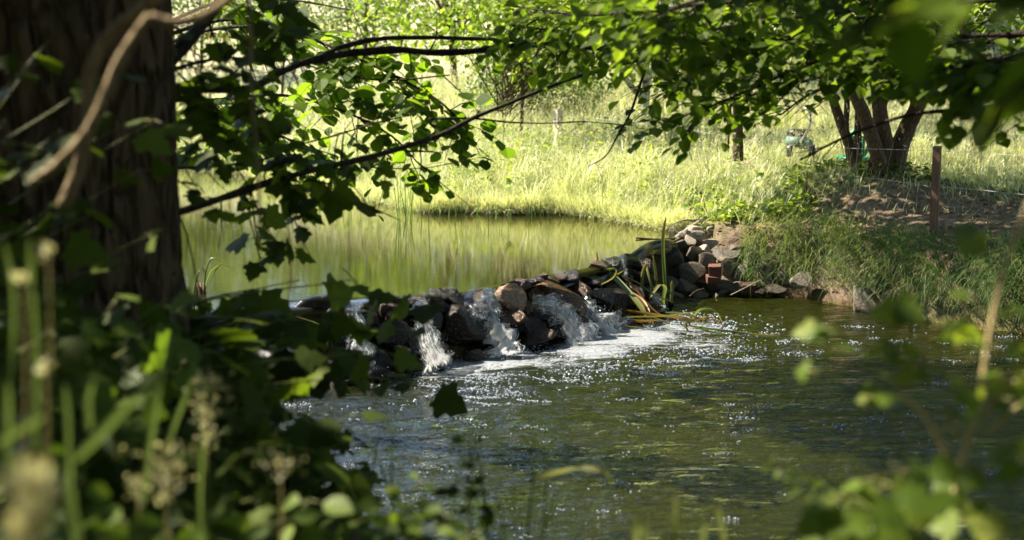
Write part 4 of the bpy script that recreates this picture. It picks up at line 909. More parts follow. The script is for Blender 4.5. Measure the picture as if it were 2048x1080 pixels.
def branch_pts(a, d, L, n=8, droop=0.0, wob=.12):
    p = [np.array(a, float)]; d = nrm(d)
    for k in range(n):
        d = nrm(d + R.normal(size=3) * wob + np.array([0, 0, -droop / n])); p.append(p[-1] + d * L / n)
    return np.array(p)
def spray(ta, lf, a, d, L, size, tmpl, droop=.5, gap=.05, r=.0035, flat=.35, rnd=None, sub=True):
    """a leafy twig: leaves alternate along it, roughly in one plane, drooping at the tips"""
    n = max(4, int(L / gap)); p = branch_pts(a, d, L, n, droop, .10); tube(ta, p, np.linspace(r, r * .35, len(p)), 4)
    t = nrm(np.gradient(p, axis=0)); up = np.array([0, 0, 1.0]); sd = nrm(np.cross(t, up) + 1e-6)
    k = np.arange(1, len(p)); sg = np.where(k % 2 == 0, 1.0, -1.0)[:, None]
    N = len(k); xd = t[k] * R.uniform(.3, .9, (N, 1)) + sd[k] * sg + np.array([0, 0, -.30]) + R.normal(size=(N, 3)) * .22
    no = up + R.normal(size=(N, 3)) * flat + .25 * sd[k] * sg
    s = size * R.uniform(.55, 1.15, N); b = p[k] + nrm(xd) * (s * .16)[:, None]
    k_ = opened(b + nrm(xd) * (s * .5)[:, None]); rr_ = np.clip(R.rand(N) if rnd is None else rnd + R.normal(size=N) * .25, 0, 1)
    inst(lf, tmpl, b[k_], xd[k_], no[k_], s[k_], rr_[k_])
    if sub and L > .35:
        for q in range(int(L / .16)):
            i = R.randint(1, len(p) - 1); s2 = sd[i] * R.choice([-1, 1]); spray(ta, lf, p[i], t[i] * .7 + s2 * .8 + [0, 0, -.05], L * R.uniform(.25, .45), size * .95, tmpl, droop, gap, r * .6, flat, rnd, False)
# the big old tree on the near bank: trunk, boughs, twigs, crown
TB = np.array([-1.60, 5.0, hz(-1.6, 5.0) - .1])
tree = empty('old_tree', TB, 'massive dark tree trunk with furrowed bark at the left with boughs reaching over the pond', 'tree')
def trunk_mesh():
    ac = Acc(); nz, na = 300, 320; zs = np.linspace(TB[2] - .1, 7.5, nz); an = np.linspace(0, 2 * math.pi, na, endpoint=False)
    A, Zz = np.meshgrid(an, zs); rad = .385 + .035 * (Zz - 1.2) * 0 + .02 * np.clip((Zz - 1.6), 0, 3) + .12 * np.exp(-(Zz - TB[2]) / .25) * (1 + .35 * np.sin(A * 5 + 1)) + .02 * np.sin(A * 3 + Zz * .8)
    q = np.stack([np.cos(A) * 20, np.sin(A) * 20, Zz * 6.5], -1)
    wq = q + (fb(q * .35, 1) - .5)[..., None] * 1.6
    ridge = np.abs(vnoise(wq, 1.1) - .5) * 2; ridge2 = np.abs(vnoise(wq * np.array([2.2, 2.2, 1.8]), 1.0) - .5) * 2
    rad = rad + .016 * (np.minimum(ridge * 2.6, 1) - 1) + .008 * ridge2 
    V = np.stack([TB[0] + rad * np.cos(A), TB[1] + rad * np.sin(A), Zz], -1).reshape(-1, 3)
    i, j = np.meshgrid(np.arange(nz - 1), np.arange(na)); a = (i * na + j).ravel(); b = (i * na + (j + 1) % na).ravel()
    T = np.concatenate([np.stack([a, b, b + na], 1), np.stack([a, b + na, a + na], 1)]); ac.add(V, T); return ac.build('trunk', MT['bark'], tree)
trunk_mesh()
BGH = {}
def bough(nm, pts, w0, w1, par=None, mat='bough', sides=9, n=40):
    c = [P(*p) for p in pts]; p = spline(c, n); Yd = c[0][1]; wv = np.linspace(w0, w1, n) * Yd / FOC / 2
    wv = wv * (1 + .26 * (vnoise(p * 9, 1.0) - .5) * 2); p = p + (np.stack([vnoise(p * 3.1 + k * 17, 1.0) for k in range(3)], 1) - .5) * .035
    ac = Acc(); tube(ac, p, wv, sides); BGH[nm] = p
    for k in range(n // 3 if w0 > 8 else 3):
        i = R.randint(3, n - 1); q_ = branch_pts(p[i], R.normal(size=3) * [.8, .4, .9] + [.4, 0, 0], R.uniform(.04, .28), 5, .2, .25); tube(ac, q_, np.linspace(min(wv[i] * .45, .006), .0012, len(q_)), 5)
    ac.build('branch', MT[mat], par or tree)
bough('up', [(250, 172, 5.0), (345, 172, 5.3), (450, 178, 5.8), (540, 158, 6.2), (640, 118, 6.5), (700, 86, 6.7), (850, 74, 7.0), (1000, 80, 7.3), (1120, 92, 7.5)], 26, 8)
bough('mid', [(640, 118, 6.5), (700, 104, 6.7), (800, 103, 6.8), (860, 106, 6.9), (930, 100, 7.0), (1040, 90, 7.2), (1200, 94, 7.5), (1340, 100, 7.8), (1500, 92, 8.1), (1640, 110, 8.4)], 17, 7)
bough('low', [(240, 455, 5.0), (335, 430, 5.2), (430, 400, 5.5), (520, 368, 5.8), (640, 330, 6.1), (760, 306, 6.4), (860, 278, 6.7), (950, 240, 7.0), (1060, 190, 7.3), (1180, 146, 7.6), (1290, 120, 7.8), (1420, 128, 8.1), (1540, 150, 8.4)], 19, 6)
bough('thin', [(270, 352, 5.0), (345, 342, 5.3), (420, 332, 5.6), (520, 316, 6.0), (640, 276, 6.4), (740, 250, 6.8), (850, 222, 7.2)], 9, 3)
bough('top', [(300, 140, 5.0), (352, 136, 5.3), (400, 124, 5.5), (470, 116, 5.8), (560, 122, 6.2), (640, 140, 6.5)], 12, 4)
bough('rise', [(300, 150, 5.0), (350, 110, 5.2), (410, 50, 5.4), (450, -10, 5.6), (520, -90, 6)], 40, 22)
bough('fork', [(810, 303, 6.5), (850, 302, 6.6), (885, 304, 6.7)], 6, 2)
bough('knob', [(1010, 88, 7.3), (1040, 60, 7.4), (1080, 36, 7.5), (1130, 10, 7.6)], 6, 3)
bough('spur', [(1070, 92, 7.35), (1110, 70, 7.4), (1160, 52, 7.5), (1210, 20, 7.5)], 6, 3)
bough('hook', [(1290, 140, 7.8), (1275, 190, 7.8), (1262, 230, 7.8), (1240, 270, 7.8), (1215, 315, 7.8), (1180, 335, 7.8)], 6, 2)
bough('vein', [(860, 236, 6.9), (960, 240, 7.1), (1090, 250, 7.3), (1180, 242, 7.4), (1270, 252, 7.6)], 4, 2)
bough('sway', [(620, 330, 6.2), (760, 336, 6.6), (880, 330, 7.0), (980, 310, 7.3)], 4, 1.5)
ta, lf = Acc(), Acc()
def along(nm, t0, t1, n, L, size, tmpl, down=.4, gap=.06, dirx=None, rnd=None, rnd_sp=1.0):
    p = BGH[nm]
    for k in range(n):
        i = int((t0 + (t1 - t0) * R.rand()) * (len(p) - 1)); d = R.normal(size=3) * .6 * rnd_sp + np.array([.5, 0, -down]) if dirx is None else np.array(dirx) + R.normal(size=3) * .35
        spray(ta, lf, p[i], d, L * R.uniform(.6, 1.3), size, tmpl, .6, gap, rnd=rnd)
# dark maple leaves hanging from the lower boughs
along('low', .05, .42, 6, .30, .105, MAPLE, .55, .10)
along('thin', .05, .9, 8, .30, .10, MAPLE, .5, .10)
along('rise', .2, .9, 9, .4, .12, MAPLE, .5, .11)
along('top', .1, .9, 5, .34, .11, MAPLE, .4, .10)
along('low', .0, .12, 3, .30, .12, MAPLE, .7, .10)
along('up', .0, .25, 3, .3, .12, MAPLE, .2, .10)
def hang(pts, w, n, size, tmpl=MAPLE, mat='stem', rnd=None, gaps=None):
    c = [P(*p) for p in pts]; p = spline(c, 24); tube(ta, p, np.linspace(w, w * .5, 24) * c[0][1] / FOC / 2, 5)
    for k in range(n):
        i = R.randint(2, 24); xd = R.normal(size=3) * [1, .7, .4] + [0, 0, -.7]; s = size * R.uniform(.7, 1.2)
        b = p[i] + nrm(xd) * s * .25; tube(ta, [p[i], b], .0018, 4); inst(lf, tmpl, [b], [xd], [R.normal(size=3) * .5 + [0, -.5, .6]], s, R.rand() if rnd is None else rnd)
hang([(470, 330, 5.7), (500, 380, 5.7), (520, 430, 5.7), (550, 478, 5.7), (585, 505, 5.7)], 4, 9, .11)
hang([(580, 345, 5.9), (640, 365, 5.9), (700, 370, 5.9), (740, 415, 5.9)], 4, 9, .125)
hang([(500, 440, 5.6), (508, 470, 5.6), (520, 520, 5.6)], 4, 5, .105)
hang([(545, 340, 5.9), (570, 395, 5.9), (600, 400, 5.9)], 3, 4, .1)
ta.build('twigs', MT['bough'], tree); lf.build('foliage', MT['maple'], tree, smooth=False)
# crown above the picture, which shades the near bank and the water
ta, lf = Acc(), Acc()
for k in range(26):
    a_ = R.rand() * 6.283; z0 = R.uniform(4.2, 7.2); L = R.uniform(2.0, 5.8)
    if math.sin(a_) > .5 and z0 < 5: z0 += 1.2
    p = branch_pts([TB[0], TB[1], z0], [math.cos(a_), math.sin(a_), .35], L, 10, -.1, .10); tube(ta, p, np.linspace(.10, .015, 11), 7)
    if k < 26:
        i = R.randint(3, 11, 44); c = p[i];  + R.normal(size=(44, 3)) * [.6, .6, .35]; N = 44 * 16
        q = np.repeat(c, 16, 0) + R.normal(size=(N, 3)) * [.20, .20, .11]; q[:, 2] = np.maximum(q[:, 2], 3.4 + .05 * q[:, 1]); q = sunlit(q[(q[:, 1] < 7.4) | (q[:, 0] > -3.4)]); N = len(q)
        inst(lf, OVAL, q, R.normal(size=(N, 3)), R.normal(size=(N, 3)) * .6 + [0, 0, 1], R.uniform(.10, .20, N), R.rand(N))
def crown_fill(n, x0, x1, y0, y1, z0, z1, size=.17, m_=20):
    c = np.stack([R.uniform(x0, x1, n), R.uniform(y0, y1, n), R.uniform(z0, z1, n)], 1); N = n * m_
    q = sunlit(np.repeat(c, m_, 0) + R.normal(size=(N, 3)) * [.30, .30, .14]); N = len(q)
    inst(lf, OVAL, q, R.normal(size=(N, 3)), R.normal(size=(N, 3)) * .6 + [0, 0, 1], size * R.uniform(.6, 1.2, N), R.rand(N))
crown_fill(1250, -9.5, -1.0, 0, 7.4, 4.4, 7.4)
crown_fill(900, -3.6, 1.8, 6.8, 11.2, 4.9, 6.6)
crown_fill(260, -10, -6.2, 1, 7.2, 2.4, 5.4)
ta.build('limbs', MT['bark'], tree); lf.build('crown', MT['canopy'], tree, smooth=False)

# round-leaved hazel whose sprays fill the upper left, rooted on the pond bank behind the trunk
hz0 = np.array([-3.9, 8.9, hz(-3.9, 8.9)])
ht = empty('hazel_tree', hz0, 'hazel with translucent round green leaves hanging between the two boughs at upper left', 'tree')
ac = Acc(); tube(ac, spline([hz0 - [0, 0, .1], hz0 + [.2, -.1, .9], hz0 + [.6, -.3, 1.8], hz0 + [.8, -.5, 3.0]], 20), np.linspace(.09, .04, 20), 9); ac.build('trunk', MT['stem'], ht)
ta, lf = Acc(), Acc()
for (pts, n, rng) in [([(250, 120, 8.3), (420, 60, 8), (560, 60, 7.8), (700, 110, 7.6), (860, 190, 7.5), (930, 250, 7.5)], 26, (.25, 1)), ([(250, 200, 8.3), (420, 200, 8.0), (560, 190, 7.8), (680, 220, 7.7), (780, 270, 7.7), (840, 330, 7.7)], 26, (.2, 1)),
        ([(250, 260, 8.3), (380, 240, 8.0), (500, 250, 7.9), (600, 290, 7.8), (700, 350, 7.7)], 18, (.1, .9)), ([(300, 80, 8.3), (480, 40, 8.0), (640, 130, 7.7), (760, 160, 7.5), (900, 150, 7.4)], 20, (.3, 1)),
        ([(300, 60, 8.3), (450, 0, 8.0), (580, 0, 7.8), (700, 20, 7.7)], 9, (.2, .7))]:
    p = spline([P(*q) for q in pts], 40); tube(ta, p, np.linspace(.012, .004, 40), 5)
    for k in range(n):
        i = int(R.uniform(*rng) * 39); spray(ta, lf, p[i], np.array([.6, .1, -.35]) + R.normal(size=3) * .45, R.uniform(.22, .46), .090, ROUND, .5, .058)
    tube(ta, spline([hz0 + [.5, -.3, 1.7], (hz0 + p[0]) / 2 + [0, 0, .4], p[0]], 12), np.linspace(.03, .012, 12), 6)
ta.build('twigs', MT['bough'], ht); lf.build('crown', MT['hazel'], ht, smooth=False)

# the leafy tree rooted on the near bank right of the camera whose branches fill the upper right
t2 = np.array([5.4, 5.6, hz(5.4, 5.6)])
rt = empty('overhanging_tree', t2, 'dark leafy tree whose dense branches hang across the whole upper right', 'tree')
ac = Acc(); tube(ac, spline([t2 - [0, 0, .2], t2 + [.1, 0, 1.5], t2 + [-.2, .1, 3.0], t2 + [-.1, 0, 5.0]], 24), np.linspace(.22, .10, 24), 12, rough=.08); ac.build('trunk', MT['bark'], rt)
ta, lf = Acc(), Acc()
def limb(pts, n, L, size, tmpl=OVAL, rng=(.2, 1), droop=.3, wr=.016, d0=(-.5, 0, -.25), sp=.45, gap=.05):
    p = spline([P(*q) for q in pts], 50); tube(ta, p, np.linspace(wr, wr * .3, 50), 6)
    for k in range(n):
        i = int(R.uniform(*rng) * 49); spray(ta, lf, p[i], np.array(d0) + R.normal(size=3) * [sp, sp, sp * .6], L * R.uniform(.6, 1.25), size * .84, tmpl, droop, gap * .9)
    tube(ta, spline([t2 + [-.1, 0, 2.2 + R.rand()], (t2 + [0, 0, 2.4] + p[0]) / 2 + [0, 0, .35], p[0]], 12), np.linspace(.05, wr, 12), 6)
limb([(2300, -80, 6.2), (1950, -40, 6.3), (1650, -10, 6.5), (1400, 10, 6.6), (1180, 30, 6.8), (1010, 10, 7.0)], 46, .32, .10)
limb([(2300, 60, 6.0), (2000, 70, 6.2), (1750, 80, 6.4), (1500, 80, 6.6), (1340, 90, 6.8)], 56, .34, .105, d0=(-.45, 0, -.2))
limb([(2300, 160, 5.8), (2050, 150, 6.0), (1850, 120, 6.2), (1650, 120, 6.4), (1500, 180, 6.6), (1380, 230, 6.7)], 40, .28, .095, d0=(-.4, 0, -.15))
limb([(2300, 260, 5.6), (2100, 220, 5.8), (1950, 220, 6.0), (1820, 230, 6.1), (1700, 270, 6.3), (1600, 320, 6.4)], 7, .22, .09, d0=(-.4, 0, -.25))
limb([(2300, 0, 7.2), (2000, 0, 7.4), (1700, 40, 7.6), (1450, 120, 7.8), (1350, 180, 7.9)], 40, .32, .10)
limb([(2250, 120, 7.0), (1960, 120, 7.2), (1800, 150, 7.3), (1640, 180, 7.5), (1560, 230, 7.6)], 18, .28, .085)
limb([(1900, 100, 6.9), (1700, 140, 6.9), (1500, 190, 7.0), (1340, 240, 7.1)], 34, .28, .10)
limb([(1700, 20, 6.9), (1400, 60, 7.0), (1200, 70, 7.1), (1020, 50, 7.2)], 30, .28, .095)
limb([(2200, -120, 5.0), (1900, -60, 5.1), (1600, -20, 5.2), (1400, 0, 5.4), (1290, 40, 5.6)], 44, .32, .105, d0=(-.4, 0, -.25))
limb([(2200, 60, 4.6), (2040, 110, 4.6), (1960, 130, 4.7), (1890, 120, 4.8)], 22, .28, .10)
ta.build('twigs', MT['bough'], rt); lf.build('crown', MT['dark'], rt, smooth=False)
ta, lf = Acc(), Acc()
for k in range(900):
    c = np.array([R.uniform(2.4, 8.0), R.uniform(3.5, 9.5), R.uniform(3.2, 6.4)]); N = 14
    q = c + R.normal(size=(N, 3)) * [.3, .3, .15]; q[:, 2] = np.maximum(q[:, 2], 2.75 + .045 * q[:, 1]); q = sunlit(q); N = len(q)
    inst(lf, OVAL, q, R.normal(size=(N, 3)), R.normal(size=(N, 3)) * .6 + [0, 0, 1], .14 * R.uniform(.6, 1.2, N), R.rand(N))
lf.build('upper_crown', MT['canopy'], rt, smooth=False)

# unseen tree added over and behind the camera to block sky light
t3 = np.array([1.8, -3.2, hz(1.8, -3.2)])
ct = empty('added_shade_tree', t3, 'unseen leafy tree added over and behind the camera to block sky light', 'tree')
ac = Acc(); tube(ac, spline([t3 - [0, 0, .2], t3 + [.1, 0, 1.5], t3 + [-.1, .1, 3.2], t3 + [-.1, 0, 5.5]], 24), np.linspace(.28, .12, 24), 12, rough=.08); ac.build('trunk', MT['bark'], ct)
lf = Acc()
crown_fill(1150, -7, 7, -6, 2.6, 3.4, 6.4, .2)
crown_fill(520, -8, 8, -8, -5, .6, 4.5, .2)  # leaf walls round the camera, added to cut sky light
crown_fill(450, -9, -5.2, -5, 4, 1.0, 4.6, .2)
crown_fill(450, 4.5, 8.5, -5, 4, 1.0, 4.6, .2)
lf.build('crown', MT['canopy'], ct, smooth=False)

# many-stemmed shrub on the right bank
s0 = np.array([3.72, 14.2, 0]); s0[2] = hz(s0[0], s0[1]); 
ms = empty('coppiced_shrub', s0, 'many stemmed shrub with a thick fanning base on the bare earth right of centre', 'shrub')
for pts, w0, w1 in [([(1775, 366, 14.2), (1772, 300, 14.2), (1762, 240, 14.1), (1752, 150, 14), (1740, 40, 14)], 40, 22), ([(1782, 366, 14.25), (1795, 310, 14.2), (1812, 260, 14.2), (1840, 200, 14.1), (1880, 60, 14)], 44, 26),
        ([(1768, 360, 14.1), (1752, 300, 14.0), (1732, 240, 13.9), (1706, 180, 13.8), (1680, 120, 13.8), (1640, 40, 13.7)], 32, 20), ([(1716, 352, 14.3), (1702, 300, 14.3), (1680, 240, 14.3), (1664, 190, 14.2), (1650, 100, 14.2)], 24, 16),
        ([(1790, 360, 14.4), (1800, 300, 14.4), (1828, 230, 14.5), (1836, 150, 14.5), (1830, 40, 14.5)], 34, 18), ([(1714, 345, 14.5), (1716, 290, 14.5), (1716, 240, 14.5), (1722, 150, 14.4)], 18, 12), ([(1700, 320, 14.6), (1692, 260, 14.6), (1694, 200, 14.6), (1690, 120, 14.6)], 15, 10),
        ([(1748, 350, 14.3), (1742, 330, 14.2), (1750, 290, 14.1), (1760, 200, 14.1)], 14, 8), ([(1790, 372, 14.2), (1770, 372, 14.2), (1764, 350, 14.2)], 60, 50), ([(1476, 322, 14.9), (1476, 260, 14.9), (1474, 200, 14.9), (1468, 120, 14.8)], 22, 16)]:
    c = [P(*q) for q in pts]; n = 26; p = spline(c, n); tube(_a := Acc(), p, np.linspace(w0, w1, n) * c[0][1] / FOC / 2, 10, rough=.06)
    if pts[0][0] == 1476:
        o = empty('slender_tree', c[0], 'shaded slender trunk standing left of the garden mower', 'tree'); _a.build('trunk', MT['stem'], o); SL = (o, p)
    else: _a.build('stem', MT['stem'], ms)
ta, lf = Acc(), Acc()
def clump_crown(lf, ta, n, box_, size, tmpl, per=12, sp=(.22, .22, .12), base=None, keep=None):
    c = np.stack([R.uniform(*box_[0], n), R.uniform(*box_[1], n), R.uniform(*box_[2], n)], 1)
    if keep is not None: c = c[keep(c)]
    N = len(c) * per; q = np.repeat(c, per, 0) + R.normal(size=(N, 3)) * sp
    inst(lf, tmpl, q, R.normal(size=(N, 3)) + [0, 0, -.3], R.normal(size=(N, 3)) * .6 + [0, -.2, 1], size * R.uniform(.6, 1.25, N), np.clip(np.repeat(R.rand(len(c)), per) * .6 + R.rand(N) * .4, 0, 1))
    if base is not None:
        for q_ in c[::7]: 
            b = base + R.normal(size=3) * [.05, .05, .35]; tube(ta, spline([b, (b * .6 + q_ * .4) + R.normal(size=3) * .12 + [0, 0, .1], q_], 8), np.linspace(.010, .003, 8), 4)
clump_crown(lf, ta, 760, ((1.9, 7.5), (12.6, 16.6), (2.35, 4.8)), .11, OVAL, 14, base=s0 + [0, 0, 1.5], keep=lambda c: (((c[:, 0] - 4.6) / 2.9) ** 2 + ((c[:, 1] - 14.4) / 2.4) ** 2 + ((c[:, 2] - 3.6) / 2.0) ** 2 < 1) & (fb(c, 1.1) > .42))
clump_crown(lf, ta, 420, ((4.6, 7.5), (10.5, 13), (2.6, 5.5)), .11, OVAL, 14)
clump_crown(lf, ta, 300, ((.1, 3.0), (12.3, 15.2), (3.05, 4.6)), .12, OVAL, 14, base=s0 + [0, 0, 1.8])  # leaf clumps added above the frame to dapple the bare earth with shade
ta.build('twigs', MT['stem'], ms); lf.build('crown', MT['dark'], ms, smooth=False)
ta, lf = Acc(), Acc(); so_, sp_ = SL
clump_crown(lf, ta, 130, ((1.7, 3.2), (14.3, 15.8), (1.95, 3.8)), .09, OVAL, 12, base=sp_[-8])
ta.build('twigs', MT['stem'], so_); lf.build('crown', MT['far'], so_, smooth=False)

# background trees and bushes
def bgtree(name, label, px, py, Yd, stems, crown, size, mat, tmpl=OVAL, bark='stem', n=200, per=14, cat='tree', group=None, sp=(.25, .25, .14), thr=.42, ns=1.0):
    b = P(px, py, Yd); b[2] = hz(b[0], b[1]); root = empty(name, b, label, cat, group)
    for (pts, w0, w1) in stems:
        c = [P(*q) for q in pts]; c[0][2] = min(c[0][2], hz(c[0][0], c[0][1]) - .03) if len(pts[0]) == 3 and pts[0][1] >= py - 30 else c[0][2]
        m_ = 24; p = spline(c, m_); ac = Acc(); tube(ac, p, np.linspace(w0, w1, m_) * Yd / FOC / 2, 8, rough=.08); ac.build('trunk', MT[bark], root)
    (cx, cy, cz), (rx, ry, rz) = crown; ta, lf = Acc(), Acc()
    clump_crown(lf, ta, n, ((cx - rx, cx + rx), (cy - ry, cy + ry), (cz - rz, cz + rz)), size, tmpl, per, sp, base=np.array([b[0], b[1], (b[2] + cz) / 2]),
        keep=lambda c: (((c[:, 0] - cx) / rx) ** 2 + ((c[:, 1] - cy) / ry) ** 2 + ((c[:, 2] - cz) / rz) ** 2 < 1) & (fb(c, ns) > thr))
    ta.build('twigs', MT[bark], root); lf.build('crown', MT[mat], root, smooth=False); return root
bgtree('birch_tree', 'young tree with a pale patchy forked trunk behind the upper right leaves', 1292, 262, 20, [([(1292, 262, 20), (1290, 220, 20), (1292, 180, 20), (1290, 120, 20), (1284, 40, 20), (1280, -60, 20)], 20, 12), ([(1290, 200, 20), (1262, 172, 19.8), (1238, 135, 19.6), (1215, 100, 19.4), (1190, 40, 19.2)], 14, 8), ([(1292, 180, 20), (1302, 140, 20.1), (1310, 90, 20.2)], 8, 5)],
    ((2.2, 20, 4.1), (2.4, 2.0, 2.2)), .10, 'bright', bark='birch', n=900)
bgtree('sapling', 'bright yellow green sapling with big leaves left of the forked pale tree', 1010, 240, 19, [([(1040, 250, 19), (1045, 160, 19), (1030, 60, 19), (1020, -60, 19)], 7, 5), ([(1045, 200, 19), (1070, 120, 19), (1100, 20, 19)], 5, 4)],
    ((.45, 19, 2.75), (1.7, 1.0, .95)), .10, 'bright', n=760, per=11, thr=.40)
bgtree('leafy_bush', 'pale small leaved bush in the meadow behind the pale fence post', 1060, 250, 22, [([(1060, 250, 22), (1056, 200, 22), (1062, 150, 22)], 6, 3)], ((.35, 22, 1.65), (1.1, .7, .65)), .065, 'far', SMALL, n=620, per=26, cat='bush', sp=(.12, .12, .1))
bgtree('orchard_tree', 'small tree with a pale trunk behind the upper bough at the centre top', 905, 175, 27, [([(912, 190, 27), (908, 140, 27), (904, 90, 27), (895, 40, 27), (880, -40, 27)], 15, 10), ([(905, 90, 27), (925, 55, 27), (955, 20, 27)], 9, 5), ([(905, 80, 27), (890, 30, 27), (850, -30, 27)], 9, 5)],
    ((-.7, 27, 3.6), (2.8, 2.0, 1.4)), .11, 'bright', n=950, per=13)
bgtree('leafy_bush', 'sunlit small leaved bush with bare pale stems at the left of the mown meadow', 740, 90, 30, [([(728, 95, 30), (732, 40, 30), (730, -20, 30), (722, -60, 30)], 8, 5), ([(742, 90, 30), (752, 40, 30), (762, -20, 30)], 4, 3), ([(700, 90, 30), (694, 30, 30), (680, -20, 30)], 4, 3)],
    ((-3.2, 30, 3.2), (2.3, 1.4, 1.15)), .10, 'far', SMALL, n=600, per=22, cat='bush', thr=.45)
bgtree('leafy_bush', 'bush with narrow pale leaves at the top left behind the hanging maple leaves', 600, 60, 28, [([(560, 100, 28), (570, 30, 28), (560, -60, 28)], 6, 4)], ((-4.7, 28, 2.9), (1.2, 1.2, .9)), .10, 'pale', LANCE, n=260, per=20, cat='bush')
for k, (x, y, zc, rx, rz, mt, lab) in enumerate([(5.2, 24, 4.6, 2.8, 2.8, 'bright', 'yellow green tree rising behind the many stemmed shrub'), (9.5, 22, 4.8, 3, 2.9, 'far', 'deep green tree at the right edge beyond the bare earth'),
        (2.5, 32, 6.5, 3.8, 4.0, 'bright', 'tall yellow green tree far behind the forked pale tree'), (-.2, 38, 6.8, 3.0, 3.6, 'bright', 'tall sunlit tree far behind the small orchard tree'), (8.5, 34, 7.5, 4.5, 5.0, 'far', 'tall dark green tree far behind on the right'),
        (14, 28, 7, 4.5, 5.0, 'far', 'broad green tree beyond the right edge of the meadow'), (4.5, 44, 9.5, 5, 5.5, 'far', 'highest green tree at the far end of the meadow')]):
    b = np.array([x, y, hz(x, y)]); px_ = 1024 + FOC * x / y; py_ = 100 + (2.2 - b[2]) * FOC / y
    bgtree('meadow_tree', lab, px_, py_, y, [([(px_, py_ + 2, y), (px_ + 6, py_ - 60, y), (px_ - 4, 100 - (zc - 1.2) * FOC / y, y)], 30, 14)], ((x, y, zc), (rx, rx * .8, rz)), .16, mt, n=430, per=14, sp=(.35, .35, .2), thr=.40, ns=.7)
for k, (x, y, h_, w_, lab) in enumerate([(1.3, 31, 11, 2.4, 'towering tree beyond the frame top above the orchard tree'), (3.2, 29, 13, 3.2, 'towering tree beyond the frame top above the forked pale tree'), (8.5, 27, 13, 3.6, 'towering tree beyond the frame top above the many stemmed shrub'),
        (14, 25, 13, 4, 'towering tree beyond the frame top at the far right'), (5.5, 35, 18, 4.5, 'tallest tree beyond the frame top right of centre'), (11.5, 19, 9, 3.2, 'tall dark tree outside the right edge of the meadow')]):
    b = np.array([x, y, hz(x, y)]); px_ = 1024 + FOC * x / y; py_ = 100 + (2.2 - b[2]) * FOC / y; zb_ = b[2] + 2.6
    bgtree('woodland_tree', lab, px_, py_, y, [([(px_, py_ + 2, y), (px_ + 6, py_ - 90, y), (px_ - 4, 100 - (zb_ + 2) * FOC / y, y)], 32, 20)], ((x, y, zb_ + h_ / 2), (w_, w_ * .8, h_ / 2)), (.38 if k in (0, 1, 2, 4) else .32), 'bright' if k in (0, 1, 2, 4) else 'far', n=900, per=14, sp=(.45, .45, .3), thr=.30, ns=.5)
bgtree('leafy_bush', 'bush closing the view at the top between the big trunk and the hanging leaves', 400, 60, 33, [([(400, 75, 33), (404, 40, 33), (398, -10, 33)], 8, 4)], ((-7.4, 33, 3.6), (2.6, 1.4, 1.5)), .12, 'far', SMALL, n=420, per=22, cat='bush')
# woodland at the top of the slope
ac = Acc(); lf = Acc()
for k in range(1500):
    a_ = R.uniform(-1.25, 1.25); d_ = R.uniform(60, 75); x, y = d_ * math.sin(a_) * 1.3, d_ * math.cos(a_) + 10
    zc = hz(x, y) + (y - 60) * .16 * (y > 60) + R.uniform(.5, 4.5 if -.42 < x / y < -.06 else 11)
    N = 10; q = np.array([x, y, zc]) + R.normal(size=(N, 3)) * [1.3, 1.3, .8]; inst(lf, SMALL, q, R.normal(size=(N, 3)), R.normal(size=(N, 3)) + [0, -.6, .6], R.uniform(.7, 1.5, N), R.rand(N))
o = lf.build('far_woodland', MT['far'], smooth=False); tag(o, 'green woodland edge at the far end of the meadow', 'woodland', kind='stuff')

# ------------------------------------------------------------------ near plants
def vine(label, pts_list, name='bare_vine'):
    root = empty(name, P(*pts_list[0][0][0]), label, 'vine')
    for pts, w0, w1 in pts_list:
        c = [P(*p) for p in pts]; n = 30; p = spline(c, n); p = p + (np.stack([vnoise(p * 6 + k * 9, 1.0) for k in range(3)], 1) - .5) * .02
        ac = Acc(); tube(ac, p, np.linspace(w0, w1, n) * c[0][1] / FOC / 2, 9, rough=.05); ac.build('stem', MT['vine'], root)
    return root
vine('pale bare climbing stem crossing in front of the big trunk', [([(60, 372, 2.6), (110, 335, 2.6), (165, 275, 2.6), (200, 205, 2.6), (232, 130, 2.6), (268, 75, 2.6), (300, 30, 2.6)], 22, 24), ([(300, 34, 2.6), (350, 40, 2.6), (410, 22, 2.6), (470, -10, 2.6)], 24, 20)])
vine('second pale climbing stem curving up behind the first one', [([(120, 420, 2.9), (150, 340, 2.9), (172, 240, 2.9), (172, 160, 2.9), (196, 90, 2.9), (240, 45, 2.9), (330, -20, 2.9)], 30, 26)])
vine('thin reddish twig hanging straight down in front of the pond', [([(500, -20, 3.4), (503, 120, 3.4), (506, 250, 3.4), (513, 380, 3.4), (514, 480, 3.4)], 9, 5)], 'hanging_twig')
